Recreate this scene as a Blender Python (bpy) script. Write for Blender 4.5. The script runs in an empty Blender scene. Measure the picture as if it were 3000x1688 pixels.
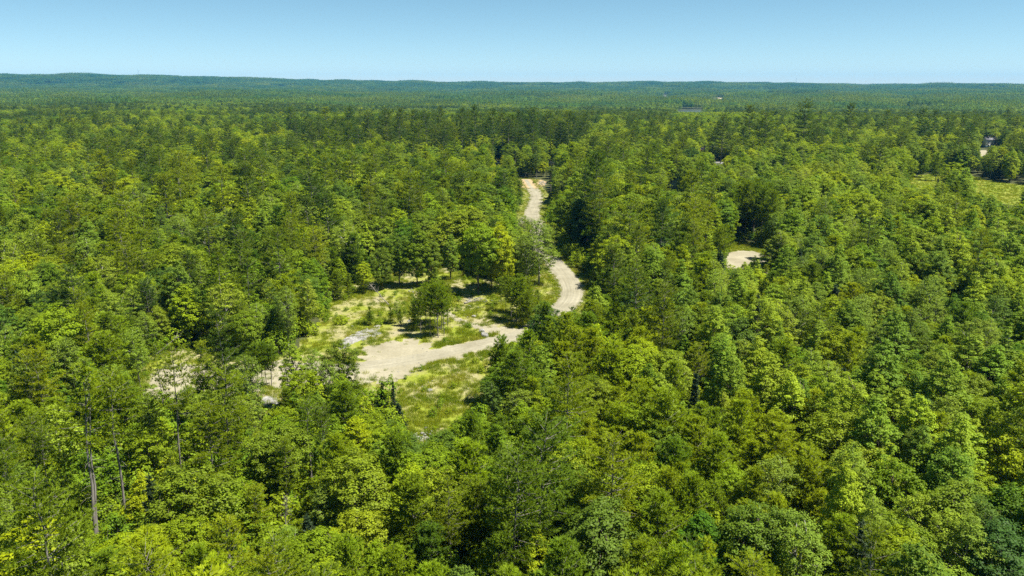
import bpy, bmesh, math, random
import numpy as np
from mathutils import Vector, Matrix
from mathutils.geometry import delaunay_2d_cdt

rng = np.random.default_rng(11)
random.seed(11)
S = bpy.context.scene
COL = S.collection
PI = math.pi

# ------------------------------------------------------------------ camera
EYE = 45.0
PITCH = math.radians(14.28)
FPX = 2333.0                                   # focal length in pixels of the 3000 px wide photograph
cam_d = bpy.data.cameras.new('camera')
cam_d.sensor_width = 36.0
cam_d.lens = 36.0 * FPX / 3000.0
cam_d.clip_start = 0.5
cam_d.clip_end = 30000
cam = bpy.data.objects.new('camera', cam_d)
COL.objects.link(cam)
cam.location = (0, 0, EYE)
cam.rotation_euler = (PI / 2 - PITCH, 0, 0)
S.camera = cam

# ------------------------------------------------------------------ light
SUN_EL = math.radians(63)
SUN_AZ = math.radians(104)                     # clockwise from the view direction (+Y): from the right, a little behind
W = bpy.data.worlds.new('World')
S.world = W
W.use_nodes = True
wn, wl = W.node_tree.nodes, W.node_tree.links
wn.clear()
sky = wn.new('ShaderNodeTexSky')
sky.sky_type = 'NISHITA'
sky.sun_disc = False
sky.sun_elevation = SUN_EL
sky.sun_rotation = SUN_AZ
sky.altitude = 50
sky.air_density = 0.55
sky.dust_density = 0.0
sky.ozone_density = 3.0
hsv = wn.new('ShaderNodeHueSaturation')
hsv.inputs['Hue'].default_value = 0.472
hsv.inputs['Saturation'].default_value = 1.0
bg = wn.new('ShaderNodeBackground')
bg.inputs['Strength'].default_value = 0.05
wo = wn.new('ShaderNodeOutputWorld')
wl.new(sky.outputs[0], hsv.inputs['Color'])
wl.new(hsv.outputs[0], bg.inputs[0])
wl.new(bg.outputs[0], wo.inputs[0])

sun_d = bpy.data.lights.new('sun', 'SUN')
sun_d.energy = 5.0
sun_d.angle = math.radians(0.53)
sun_d.color = (1.0, 0.93, 0.80)
sun = bpy.data.objects.new('sun', sun_d)
COL.objects.link(sun)
to_sun = Vector((math.sin(SUN_AZ) * math.cos(SUN_EL), math.cos(SUN_AZ) * math.cos(SUN_EL), math.sin(SUN_EL)))
sun.rotation_euler = (-to_sun).to_track_quat('-Z', 'Y').to_euler()
sun.location = (60, 0, 120)

S.view_settings.view_transform = 'Standard'
S.view_settings.look = 'None'
S.view_settings.gamma = 1.0
S.view_settings.use_curve_mapping = False
S.view_settings.exposure = 1.35
S.render.engine = 'CYCLES'
S.cycles.use_denoising = False
S.cycles.max_bounces = 6
S.cycles.diffuse_bounces = 2
S.cycles.glossy_bounces = 2
S.cycles.transmission_bounces = 4
S.cycles.volume_bounces = 0
S.cycles.sample_clamp_indirect = 4.0

# ------------------------------------------------------------------ projection helpers
cp, sp = math.cos(PITCH), math.sin(PITCH)


def to_px(x, y, z):
    """World point(s) -> pixel of the 3000x1688 photograph."""
    x, y, z = np.asarray(x, float), np.asarray(y, float), np.asarray(z, float) - EYE
    d = np.maximum(y * cp - z * sp, 0.1)
    v = y * sp + z * cp
    return 1500 + FPX * x / d, 844 - FPX * v / d


def at(px, py, z=0.0):
    """Ground point under a pixel."""
    a, b = (px - 1500) / FPX, (844 - py) / FPX
    dx, dy, dz = a, cp + b * sp, -sp + b * cp
    t = (z - EYE) / dz
    return np.array([dx * t, dy * t, z])


def sstep(a, b, x):
    t = np.clip((x - a) / (b - a), 0, 1)
    return t * t * (3 - 2 * t)


def wave(x, y, s, k):
    """Smooth pseudo-random field, about -1..1, of wavelength s."""
    r = np.random.default_rng(k)
    o = np.zeros_like(np.asarray(x, float))
    for i in range(5):
        a = r.uniform(0, 2 * PI)
        f = r.uniform(0.7, 1.5) * 2 * PI / s
        o = o + np.sin((x * math.cos(a) + y * math.sin(a)) * f + r.uniform(0, 6.3))
    return o / 2.6


SKY_X = [0, 450, 600, 800, 1000, 1250, 1500, 1700, 1950, 2150, 2500, 3000]
SKY_Z = [106, 105, 94, 80, 68, 60, 49, 51, 57, 49, 37, 34]


def height(x, y):
    x, y = np.asarray(x, float), np.asarray(y, float)
    r = np.hypot(x, y)
    az = np.arctan2(x, np.maximum(y, 1e-3))
    az = np.where(y <= 0, np.sign(x) * PI / 2, az)
    col = 1500 + FPX * np.tan(np.clip(az, -1.0, 1.0)) * 0.99
    ridge = np.interp(col, SKY_X, SKY_Z)
    w = sstep(-0.36, -0.06, az)
    zr = np.interp(r, [0, 820, 1450, 2100, 3000, 4200, 5400, 6200], [0, 0, -16, -17, -11, -5, 4, 12])
    zl = np.interp(r, [0, 820, 1500, 2100, 3000, 4200, 5400, 6200], [0, 0, -4, -6, -2, 6, 20, 40])
    z = zl * (1 - w) + zr * w
    k = sstep(5300, 7000, r)
    z = z * (1 - k) + ridge * k
    z = z * (1 - sstep(7400, 8800, r))
    z = z + wave(x, y, 260, 3) * 1.6 * sstep(500, 760, r)
    z = z + wave(x, y, 1300, 5) * 6.0 * sstep(1900, 3600, r) * (1 - 0.45 * sstep(6200, 7000, r)) + wave(x, y, 420, 6) * 3.0 * sstep(2500, 4000, r)
    return z


# ------------------------------------------------------------------ mesh helpers
class MB:
    """Collects triangles and quads in numpy blocks; build() links them as ONE mesh object."""

    def __init__(s):
        s.v, s.t, s.q, s.tm, s.qm, s.n = [], [], [], [], [], 0

    def add(s, v, t=None, q=None, m=0):
        v = np.asarray(v, float).reshape(-1, 3)
        if t is not None and len(t):
            t = np.asarray(t, int).reshape(-1, 3)
            s.t.append(t + s.n)
            s.tm.append(np.full(len(t), m))
        if q is not None and len(q):
            q = np.asarray(q, int).reshape(-1, 4)
            s.q.append(q + s.n)
            s.qm.append(np.full(len(q), m))
        s.v.append(v)
        s.n += len(v)
        return s

    def box(s, c, d, rz=0.0, m=0):
        cx, cy, cz = c
        hx, hy, hz = d[0] / 2, d[1] / 2, d[2] / 2
        v = np.array([[a * hx, b * hy, e * hz] for e in (-1, 1) for b in (-1, 1) for a in (-1, 1)])
        ca, sa = math.cos(rz), math.sin(rz)
        v = np.stack([v[:, 0] * ca - v[:, 1] * sa + cx, v[:, 0] * sa + v[:, 1] * ca + cy, v[:, 2] + cz], 1)
        return s.add(v, q=[[0, 2, 3, 1], [4, 5, 7, 6], [0, 1, 5, 4], [2, 6, 7, 3], [0, 4, 6, 2], [1, 3, 7, 5]], m=m)

    def tube(s, p, r, n=6, m=0, cap=True):
        p = np.asarray(p, float)
        r = np.broadcast_to(np.asarray(r, float), (len(p),))
        d = np.gradient(p, axis=0)
        d /= np.linalg.norm(d, axis=1)[:, None] + 1e-9
        ref = np.where(np.abs(d[:, 2:3]) > 0.9, [[1.0, 0, 0]], [[0, 0, 1.0]])
        a = np.cross(d, ref)
        a /= np.linalg.norm(a, axis=1)[:, None] + 1e-9
        b = np.cross(d, a)
        th = np.arange(n) * 2 * PI / n
        ring = p[:, None] + r[:, None, None] * (a[:, None] * np.cos(th)[None, :, None] + b[:, None] * np.sin(th)[None, :, None])
        k = len(p)
        i = np.arange(k - 1)[:, None] * n
        j = np.arange(n)[None]
        jn = (j + 1) % n
        q = np.stack([i + j, i + n + j, i + n + jn, i + jn], -1).reshape(-1, 4)
        s.add(ring.reshape(-1, 3), q=q, m=m)
        if cap:
            base = s.n
            s.add([p[-1] + d[-1] * r[-1] * 0.5], m=m)
            o = base - n
            s.t.append(np.array([[o + jj, o + (jj + 1) % n, base] for jj in range(n)]))
            s.tm.append(np.full(n, m))
        return s

    def quads(s, c, nrm, size, el=1.5, m=0):
        """Leaf-shaped quads at c, facing nrm."""
        N = len(c)
        rnd = rng.normal(size=(N, 3))
        a = np.cross(nrm, rnd)
        a /= np.linalg.norm(a, axis=1)[:, None] + 1e-9
        b = np.cross(nrm, a)
        L = (np.asarray(size) * el * 0.5)[:, None]
        Wd = (np.asarray(size) * 0.5)[:, None]
        v = np.stack([c - a * L, c + b * Wd - a * L * 0.1, c + a * L, c - b * Wd - a * L * 0.1], 1).reshape(-1, 3)
        return s.add(v, q=np.arange(N * 4).reshape(-1, 4), m=m)

    def mesh(s, name, mats, smooth=False):
        me = bpy.data.meshes.new(name)
        V = np.concatenate(s.v) if s.v else np.zeros((0, 3))
        T = np.concatenate(s.t) if s.t else np.zeros((0, 3), int)
        Q = np.concatenate(s.q) if s.q else np.zeros((0, 4), int)
        mi = np.concatenate(s.tm + s.qm).astype(np.int32) if (s.tm or s.qm) else np.zeros(0, np.int32)
        loops = np.concatenate([T.ravel(), Q.ravel()]).astype(np.int32)
        start = np.concatenate([np.arange(len(T)) * 3, len(T) * 3 + np.arange(len(Q)) * 4]).astype(np.int32)
        me.vertices.add(len(V))
        me.vertices.foreach_set('co', V.astype(np.float32).ravel())
        me.loops.add(len(loops))
        me.loops.foreach_set('vertex_index', loops)
        me.polygons.add(len(start))
        me.polygons.foreach_set('loop_start', start)
        for mm in mats:
            me.materials.append(mm)
        me.polygons.foreach_set('material_index', mi)
        me.update(calc_edges=True)
        if smooth:
            me.polygons.foreach_set('use_smooth', np.ones(len(start), bool))
        return me

    def build(s, name, mats, parent=None, smooth=False, link=True):
        if not isinstance(mats, (list, tuple)):
            mats = [mats]
        o = bpy.data.objects.new(name, s.mesh(name, mats, smooth))
        if link:
            COL.objects.link(o)
        o.parent = parent
        return o


def tag(o, label=None, cat=None, group=None, kind=None):
    for k, v in (('label', label), ('category', cat), ('group', group), ('kind', kind)):
        if v:
            o[k] = v
    return o


def empty(name, loc, rz=0.0):
    o = bpy.data.objects.new(name, None)
    o.empty_display_size = 0.5
    COL.objects.link(o)
    o.location = loc
    o.rotation_euler = (0, 0, rz)
    return o


# ------------------------------------------------------------------ materials
def new_mat(name):
    m = bpy.data.materials.new(name)
    m.use_nodes = True
    nt = m.node_tree
    nt.nodes.clear()
    out = nt.nodes.new('ShaderNodeOutputMaterial')
    return m, nt.nodes, nt.links, out


def leaf_mat(name, ramp, trans=0.35, rough=0.55, spec=0.2, var=0.28, ttint=(1.25, 1.15, 0.5)):
    """Foliage: colour from the plant's own tone, varied leaf by leaf; lets light through."""
    m, N, L, out = new_mat(name)
    at_ = N.new('ShaderNodeAttribute')
    at_.attribute_type = 'INSTANCER'
    at_.attribute_name = 'tone'
    geo = N.new('ShaderNodeNewGeometry')
    oi = N.new('ShaderNodeObjectInfo')
    cr = N.new('ShaderNodeValToRGB')
    e = cr.color_ramp.elements
    e[0].position, e[0].color = 0.0, (*ramp[0], 1)
    e[1].position, e[1].color = 1.0, (*ramp[-1], 1)
    for i, c in enumerate(ramp[1:-1]):
        k = e.new((i + 1) / (len(ramp) - 1))
        k.color = (*c, 1)
    L.new(at_.outputs['Fac'], cr.inputs[0])
    mr = N.new('ShaderNodeMapRange')
    mr.inputs[3].default_value = 1 - var
    mr.inputs[4].default_value = 1 + var
    L.new(geo.outputs['Random Per Island'], mr.inputs[0])
    tcd = N.new('ShaderNodeTexCoord')
    nzv = N.new('ShaderNodeTexNoise')
    nzv.inputs['Scale'].default_value = 0.9
    nzv.inputs['Detail'].default_value = 2
    L.new(tcd.outputs['Object'], nzv.inputs['Vector'])
    mrv = N.new('ShaderNodeMapRange')
    mrv.inputs[1].default_value, mrv.inputs[2].default_value = 0.3, 0.7
    mrv.inputs[3].default_value, mrv.inputs[4].default_value = 0.78, 1.2
    L.new(nzv.outputs[0], mrv.inputs[0])
    mulv = N.new('ShaderNodeMath')
    mulv.operation = 'MULTIPLY'
    L.new(mr.outputs[0], mulv.inputs[0])
    L.new(mrv.outputs[0], mulv.inputs[1])
    hs = N.new('ShaderNodeHueSaturation')
    mh = N.new('ShaderNodeMapRange')
    mh.inputs[3].default_value = 0.493
    mh.inputs[4].default_value = 0.510
    L.new(oi.outputs['Random'], mh.inputs[0])
    L.new(mh.outputs[0], hs.inputs['Hue'])
    L.new(mulv.outputs[0], hs.inputs['Value'])
    L.new(cr.outputs[0], hs.inputs['Color'])
    bs = N.new('ShaderNodeBsdfPrincipled')
    bs.inputs['Roughness'].default_value = rough
    bs.inputs['Specular IOR Level'].default_value = spec
    L.new(hs.outputs[0], bs.inputs['Base Color'])
    tr = N.new('ShaderNodeBsdfTranslucent')
    mx = N.new('ShaderNodeMix')
    mx.data_type = 'RGBA'
    mx.blend_type = 'MULTIPLY'
    mx.inputs[0].default_value = 1.0
    mx.inputs[7].default_value = (*ttint, 1)
    L.new(hs.outputs[0], mx.inputs[6])
    L.new(mx.outputs[2], tr.inputs[0])
    ms = N.new('ShaderNodeMixShader')
    ms.inputs[0].default_value = trans
    L.new(bs.outputs[0], ms.inputs[1])
    L.new(tr.outputs[0], ms.inputs[2])
    L.new(ms.outputs[0], out.inputs[0])
    return m


def noise_mat(name, stops, scale=1.0, detail=6, rough=0.9, bump=0.0, stretch=(1, 1, 1), fine=None, coord='Object', spec=0.2):
    """Two noises over a colour ramp."""
    m, N, L, out = new_mat(name)
    tc = N.new('ShaderNodeTexCoord')
    mp = N.new('ShaderNodeMapping')
    mp.inputs['Scale'].default_value = stretch
    L.new(tc.outputs[coord], mp.inputs[0])
    nz = N.new('ShaderNodeTexNoise')
    nz.inputs['Scale'].default_value = scale
    nz.inputs['Detail'].default_value = detail
    nz.inputs['Roughness'].default_value = 0.62
    L.new(mp.outputs[0], nz.inputs['Vector'])
    cr = N.new('ShaderNodeValToRGB')
    e = cr.color_ramp.elements
    e[0].position, e[0].color = stops[0][0], (*stops[0][1], 1)
    e[1].position, e[1].color = stops[-1][0], (*stops[-1][1], 1)
    for p, c in stops[1:-1]:
        k = e.new(p)
        k.color = (*c, 1)
    L.new(nz.outputs[0], cr.inputs[0])
    colr = cr.outputs[0]
    if fine:
        n2 = N.new('ShaderNodeTexNoise')
        n2.inputs['Scale'].default_value = fine
        n2.inputs['Detail'].default_value = 4
        L.new(tc.outputs[coord], n2.inputs['Vector'])
        r2 = N.new('ShaderNodeMapRange')
        r2.inputs[1].default_value, r2.inputs[2].default_value = 0.3, 0.7
        r2.inputs[3].default_value, r2.inputs[4].default_value = 0.72, 1.22
        L.new(n2.outputs[0], r2.inputs[0])
        hs = N.new('ShaderNodeHueSaturation')
        L.new(r2.outputs[0], hs.inputs['Value'])
        L.new(colr, hs.inputs['Color'])
        colr = hs.outputs[0]
    bs = N.new('ShaderNodeBsdfPrincipled')
    bs.inputs['Roughness'].default_value = rough
    bs.inputs['Specular IOR Level'].default_value = spec
    L.new(colr, bs.inputs['Base Color'])
    if bump:
        b = N.new('ShaderNodeBump')
        b.inputs['Strength'].default_value = bump
        b.inputs['Distance'].default_value = 0.1
        L.new(nz.outputs[0], b.inputs['Height'])
        L.new(b.outputs[0], bs.inputs['Normal'])
    L.new(bs.outputs[0], out.inputs[0])
    return m


def plain(name, c, rough=0.6, metal=0.0, spec=0.4, wear=0.12, scale=3.0):
    d = tuple(x * (1 - wear) for x in c)
    u = tuple(min(1, x * (1 + wear)) for x in c)
    return noise_mat(name, [(0.3, d), (0.7, u)], scale=scale, rough=rough, spec=spec)


M = {}
M['maple'] = leaf_mat('maple leaves', [(0.082, 0.165, 0.0100), (0.187, 0.271, 0.0090), (0.287, 0.356, 0.0080)], 0.45, spec=0.10, var=0.25)
M['oak'] = leaf_mat('oak leaves', [(0.053, 0.112, 0.0180), (0.135, 0.205, 0.0120), (0.222, 0.290, 0.0110)], 0.42, spec=0.15, var=0.25)
M['birch'] = leaf_mat('birch leaves', [(0.111, 0.181, 0.0260), (0.193, 0.275, 0.0280), (0.287, 0.366, 0.0280)], 0.45, spec=0.10, var=0.25)
M['aspen'] = leaf_mat('aspen leaves', [(0.111, 0.193, 0.0220), (0.193, 0.293, 0.0240), (0.292, 0.390, 0.0220)], 0.45, spec=0.10, var=0.25)
M['pine'] = leaf_mat('white pine needles', [(0.061, 0.116, 0.0140), (0.146, 0.212, 0.0090), (0.246, 0.311, 0.0080)], 0.40, spec=0.10, rough=0.6, var=0.2)
M['young'] = leaf_mat('young pine needles', [(0.082, 0.156, 0.0130), (0.171, 0.250, 0.0090), (0.257, 0.332, 0.0080)], 0.42, spec=0.10, rough=0.6, var=0.2)
M['spruce'] = leaf_mat('spruce needles', [(0.014, 0.036, 0.018), (0.024, 0.050, 0.020), (0.040, 0.066, 0.022)], 0.12, spec=0.25, var=0.3)
M['shrub'] = leaf_mat('shrub leaves', [(0.088, 0.171, 0.0120), (0.175, 0.268, 0.0120), (0.281, 0.354, 0.0100)], 0.45, spec=0.10, var=0.25)
M['grass'] = leaf_mat('grass blades', [(0.146, 0.213, 0.0100), (0.234, 0.287, 0.0130), (0.322, 0.323, 0.0500)], 0.42, spec=0.08, var=0.3)
M['rusty'] = leaf_mat('dead brown needles', [(0.10, 0.045, 0.02), (0.14, 0.06, 0.025), (0.18, 0.09, 0.04)], 0.1)
M['bark'] = noise_mat('grey brown bark', [(0.3, (0.05, 0.04, 0.032)), (0.7, (0.15, 0.125, 0.105))], 4, stretch=(1, 1, 0.25))
M['pine_bark'] = noise_mat('pine bark', [(0.3, (0.075, 0.068, 0.062)), (0.7, (0.25, 0.235, 0.215))], 3, stretch=(1, 1, 0.3))
M['birch_bark'] = noise_mat('white birch bark', [(0.30, (0.07, 0.065, 0.06)), (0.45, (0.26, 0.25, 0.225)), (0.8, (0.36, 0.35, 0.32))], 3, stretch=(0.6, 0.6, 2.5))
M['dead_wood'] = noise_mat('bleached dead wood', [(0.3, (0.11, 0.10, 0.085)), (0.7, (0.26, 0.245, 0.22))], 4, stretch=(1, 1, 0.3))
M['white'] = plain('white painted siding', (0.74, 0.75, 0.76), 0.6)
M['glass'] = plain('dark window glass', (0.03, 0.04, 0.05), 0.08, spec=0.6)
M['roof'] = noise_mat('grey shingle roof', [(0.3, (0.13, 0.13, 0.15)), (0.7, (0.24, 0.24, 0.27))], 3)


# ------------------------------------------------------------------ ground sheet
M['floor'] = noise_mat('forest floor', [(0.30, (0.028, 0.042, 0.012)), (0.5, (0.055, 0.060, 0.022)), (0.72, (0.050, 0.080, 0.014))], 0.35, fine=3.0, bump=0.3)
ang = np.concatenate([np.linspace(-0.85, 0.85, 190), np.linspace(0.85, 2 * PI - 0.85, 50)[1:-1]])
rad = np.concatenate([[0.0], np.geomspace(6, 9000, 190)])
A_, R_ = np.meshgrid(ang, rad[1:])
GX, GY = (np.sin(A_) * R_).ravel(), (np.cos(A_) * R_).ravel()
keep = (np.abs(GX) < 8400)
GX, GYc = np.clip(GX, -8300, 8300), np.clip(GY, -900, 8900)
GZ = height(GX, GYc)
gm = MB()
na = len(ang)
i = np.arange(len(rad) - 2)[:, None] * na
j = np.arange(na)[None]
jn = (j + 1) % na
q = np.stack([i + j, i + na + j, i + na + jn, i + jn], -1).reshape(-1, 4)[:, ::-1]
gm.add(np.stack([GX, GYc, GZ], 1), q=q)
c0 = gm.n
gm.add([[0, 0, 0]])
gm.t.append(np.array([[k, c0, (k + 1) % na] for k in range(na)])[:, ::-1])
gm.tm.append(np.zeros(na, int))
ground = gm.build('ground', M['floor'], smooth=True)
tag(ground, 'forest floor and rolling wooded land reaching to the horizon', None, None, 'structure')


# ------------------------------------------------------------------ sheets lying on the ground
def catmull(p, n=8, closed=True):
    p = np.asarray(p, float)
    k = len(p)
    out = []
    rngi = range(k) if closed else range(k - 1)
    for a in rngi:
        if closed:
            p0, p1, p2, p3 = p[(a - 1) % k], p[a], p[(a + 1) % k], p[(a + 2) % k]
        else:
            p0, p1, p2, p3 = p[max(a - 1, 0)], p[a], p[a + 1], p[min(a + 2, k - 1)]
        for t in np.arange(n) / n:
            out.append(0.5 * ((2 * p1) + (-p0 + p2) * t + (2 * p0 - 5 * p1 + 4 * p2 - p3) * t * t + (-p0 + 3 * p1 - 3 * p2 + p3) * t ** 3))
    if not closed:
        out.append(p[-1])
    return np.array(out)


def sheet(name, px_poly, z, mat, label, ragged=0.35, n=10, cat=None, zfun=None):
    """A flat patch with an uneven edge, given as pixels of its outline on the ground."""
    g = np.array([at(x, y)[:2] for x, y in px_poly])
    c = catmull(g, n)
    c = c + rng.normal(scale=ragged * 0.5, size=c.shape) + np.stack([wave(c[:, 0], c[:, 1], 5, 8), wave(c[:, 0], c[:, 1], 5, 9)], 1) * ragged
    n_ = len(c)
    vo, _, fo_, _, _, _ = delaunay_2d_cdt([Vector(p) for p in c], [(a, (a + 1) % n_) for a in range(n_)], [list(range(n_))], 1, 1e-4)
    me = bpy.data.meshes.new(name)
    me.from_pydata([(v.x, v.y, z) for v in vo], [], fo_)
    me.update()
    if len(me.polygons) and me.polygons[0].normal.z < 0:
        me.flip_normals()
    me.materials.append(mat)
    o = bpy.data.objects.new(name, me)
    COL.objects.link(o)
    tag(o, label, cat, None, 'structure')
    return o, c


def ribbon(name, px_line, width, z, mat, label, seg=10, ragged=0.2):
    g = np.array([at(x, y)[:2] for x, y in px_line])
    c = catmull(g, seg, closed=False)
    d = np.gradient(c, axis=0)
    d /= np.linalg.norm(d, axis=1)[:, None]
    nrm = np.stack([-d[:, 1], d[:, 0]], 1)
    wd = np.interp(np.linspace(0, 1, len(c)), np.linspace(0, 1, len(width)), width)
    cols = 9
    b = MB()
    u = np.linspace(-0.5, 0.5, cols)
    V = c[:, None] + nrm[:, None] * (u[None, :, None] * wd[:, None, None])
    V[:, 0] += rng.normal(scale=ragged, size=V[:, 0].shape)
    V[:, -1] += rng.normal(scale=ragged, size=V[:, 0].shape)
    prof = z - 0.065 * (np.abs(2 * u) ** 4) + 0.03 * (1 - (2 * u) ** 2) - 0.03 * np.exp(-((np.abs(u) - 0.2) / 0.06) ** 2)
    zz = np.broadcast_to(prof, V.shape[:2])
    P = np.concatenate([V, zz[..., None]], 2)
    i = np.arange(len(c) - 1)[:, None] * cols
    j = np.arange(cols - 1)[None]
    q = np.stack([i + j + 1, i + cols + j + 1, i + cols + j, i + j], -1).reshape(-1, 4)
    b.add(P.reshape(-1, 3), q=q[:, ::-1])
    o = b.build(name, mat, smooth=True)
    if o.data.polygons[0].normal.z < 0:
        o.data.flip_normals()
    # per-vertex coordinates across and along the road for the wheel tracks
    uv = o.data.uv_layers.new(name='road')
    lu = np.tile(u, len(c))
    lv = np.repeat(np.concatenate([[0], np.cumsum(np.linalg.norm(np.diff(c, axis=0), axis=1))]), cols)
    vi = np.zeros(len(o.data.loops), np.int32)
    o.data.loops.foreach_get('vertex_index', vi)
    uv.data.foreach_set('uv', np.stack([lu[vi], lv[vi]], 1).astype(np.float32).ravel())
    tag(o, label, None, None, 'structure')
    return o, c, wd


def gravel_mat(name, base, tracks=False):
    m, N, L, out = new_mat(name)
    tc = N.new('ShaderNodeTexCoord')
    n1 = N.new('ShaderNodeTexNoise')
    n1.inputs['Scale'].default_value = 0.16
    n1.inputs['Detail'].default_value = 8
    n1.inputs['Roughness'].default_value = 0.65
    L.new(tc.outputs['Object'], n1.inputs['Vector'])
    cr = N.new('ShaderNodeValToRGB')
    e = cr.color_ramp.elements
    e[0].position, e[0].color = 0.33, (base[0] * 0.78, base[1] * 0.77, base[2] * 0.72, 1)
    e[1].position, e[1].color = 0.66, (base[0] * 1.12, base[1] * 1.12, base[2] * 1.12, 1)
    L.new(n1.outputs[0], cr.inputs[0])
    n2 = N.new('ShaderNodeTexNoise')
    n2.inputs['Scale'].default_value = 2.6
    n2.inputs['Detail'].default_value = 6
    n2.inputs['Roughness'].default_value = 0.75
    L.new(tc.outputs['Object'], n2.inputs['Vector'])
    mr = N.new('ShaderNodeMapRange')
    mr.inputs[1].default_value, mr.inputs[2].default_value = 0.3, 0.7
    mr.inputs[3].default_value, mr.inputs[4].default_value = 0.82, 1.16
    L.new(n2.outputs[0], mr.inputs[0])
    hs = N.new('ShaderNodeHueSaturation')
    L.new(cr.outputs[0], hs.inputs['Color'])
    val = mr.outputs[0]
    if tracks:
        uvn = N.new('ShaderNodeUVMap')
        uvn.uv_map = 'road'
        mp = N.new('ShaderNodeMapping')
        mp.inputs['Scale'].default_value = (15, 0.05, 1)
        L.new(uvn.outputs[0], mp.inputs[0])
        n3 = N.new('ShaderNodeTexNoise')
        n3.inputs['Scale'].default_value = 1.0
        n3.inputs['Detail'].default_value = 3
        L.new(mp.outputs[0], n3.inputs['Vector'])
        m3 = N.new('ShaderNodeMapRange')
        m3.inputs[1].default_value, m3.inputs[2].default_value = 0.35, 0.65
        m3.inputs[3].default_value, m3.inputs[4].default_value = 0.86, 1.1
        L.new(n3.outputs[0], m3.inputs[0])
        mu = N.new('ShaderNodeMath')
        mu.operation = 'MULTIPLY'
        L.new(val, mu.inputs[0])
        L.new(m3.outputs[0], mu.inputs[1])
        val = mu.outputs[0]
    L.new(val, hs.inputs['Value'])
    bs = N.new('ShaderNodeBsdfPrincipled')
    bs.inputs['Roughness'].default_value = 0.95
    bs.inputs['Specular IOR Level'].default_value = 0.1
    L.new(hs.outputs[0], bs.inputs['Base Color'])
    bp = N.new('ShaderNodeBump')
    bp.inputs['Strength'].default_value = 0.5
    bp.inputs['Distance'].default_value = 0.06
    L.new(n2.outputs[0], bp.inputs['Height'])
    L.new(bp.outputs[0], bs.inputs['Normal'])
    L.new(bs.outputs[0], out.inputs[0])
    return m


M['gravel'] = gravel_mat('pale gravel', (0.252, 0.236, 0.176))
M['road'] = gravel_mat('pale gravel road', (0.236, 0.224, 0.174), True)
M['sand'] = gravel_mat('orange tan sand', (0.31, 0.24, 0.145))
M['meadow'] = noise_mat('meadow soil and thin grass', [(0.36, (0.24, 0.22, 0.135)), (0.46, (0.22, 0.213, 0.085)), (0.57, (0.175, 0.205, 0.022)), (0.75, (0.140, 0.190, 0.012))], 0.13, detail=9, fine=2.2)
M['field'] = noise_mat('yellow hay field', [(0.35, (0.21, 0.222, 0.040)), (0.6, (0.165, 0.222, 0.018))], 0.12, detail=8, fine=1.5)
M['verge'] = noise_mat('grassy verge', [(0.36, (0.20, 0.185, 0.09)), (0.55, (0.15, 0.18, 0.022)), (0.7, (0.12, 0.165, 0.014))], 0.4, detail=8, fine=2.5)
M['rock'] = noise_mat('pale lichened bedrock', [(0.32, (0.10, 0.098, 0.095)), (0.5, (0.22, 0.22, 0.212)), (0.68, (0.30, 0.298, 0.29))], 0.9, detail=9, rough=0.85, bump=0.6, fine=5)
M['water'] = plain('still pond water', (0.10, 0.12, 0.12), 0.12, spec=0.5)
M['asphalt'] = plain('grey asphalt', (0.16, 0.16, 0.165), 0.9)

MEADOW = [(350, 1220), (420, 1060), (560, 1020), (700, 1050), (830, 1040), (930, 950), (955, 900), (1000, 850), (1090, 815), (1230, 785), (1260, 765),
          (1340, 790), (1480, 830), (1590, 800), (1640, 850), (1650, 900), (1600, 960), (1560, 1000), (1490, 1060), (1450, 1120), (1440, 1200),
          (1340, 1290), (1240, 1330), (1180, 1300), (1150, 1220), (1100, 1190), (1000, 1200), (800, 1230), (700, 1240), (560, 1210), (460, 1220)]
_, meadow_c = sheet('meadow', MEADOW, 0.03, M['meadow'], 'open meadow of thin yellow grass and bare soil inside the forest', 0.6)
GRAVEL = [(1515, 962), (1440, 960), (1395, 956), (1372, 952), (1400, 968), (1440, 976), (1462, 985), (1420, 1002), (1330, 1012), (1268, 1016), (1232, 998),
          (1200, 994), (1150, 1001), (1090, 1018), (1064, 1040), (1050, 1068), (1000, 1075), (900, 1060), (790, 1060), (760, 1120), (830, 1140), (960, 1130),
          (1040, 1120), (1130, 1120), (1200, 1098), (1260, 1062), (1340, 1052), (1420, 1030), (1480, 1012), (1530, 990)]
_, gravel_c = sheet('gravel_turnaround', GRAVEL, 0.06, M['gravel'], 'wide pale gravel turnaround at the end of the dirt road', 0.9)
_, track_c, track_w = ribbon('gravel_track', [(1470, 968), (1400, 958), (1372, 948), (1345, 938), (1320, 925), (1300, 905), (1290, 885)], [2.5, 2.4, 2.0, 1.6, 1.0], 0.085, M['gravel'], 'narrow gravel track looping behind the island of pines')
_, leftsand_c = sheet('sandy_clearing', [(425, 1170), (440, 1110), (480, 1075), (545, 1066), (640, 1075), (760, 1070), (800, 1100), (760, 1150), (640, 1160), (540, 1170)], 0.055, M['gravel'], 'pale sandy clearing glimpsed between the thin pine trunks')
_, bare_c = sheet('bare_rock_patch', [(762, 1172), (790, 1162), (822, 1178), (810, 1196), (775, 1192)], 0.075, M['rock'], 'small bare pale rock patch below the thin pines', 0.15)

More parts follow.
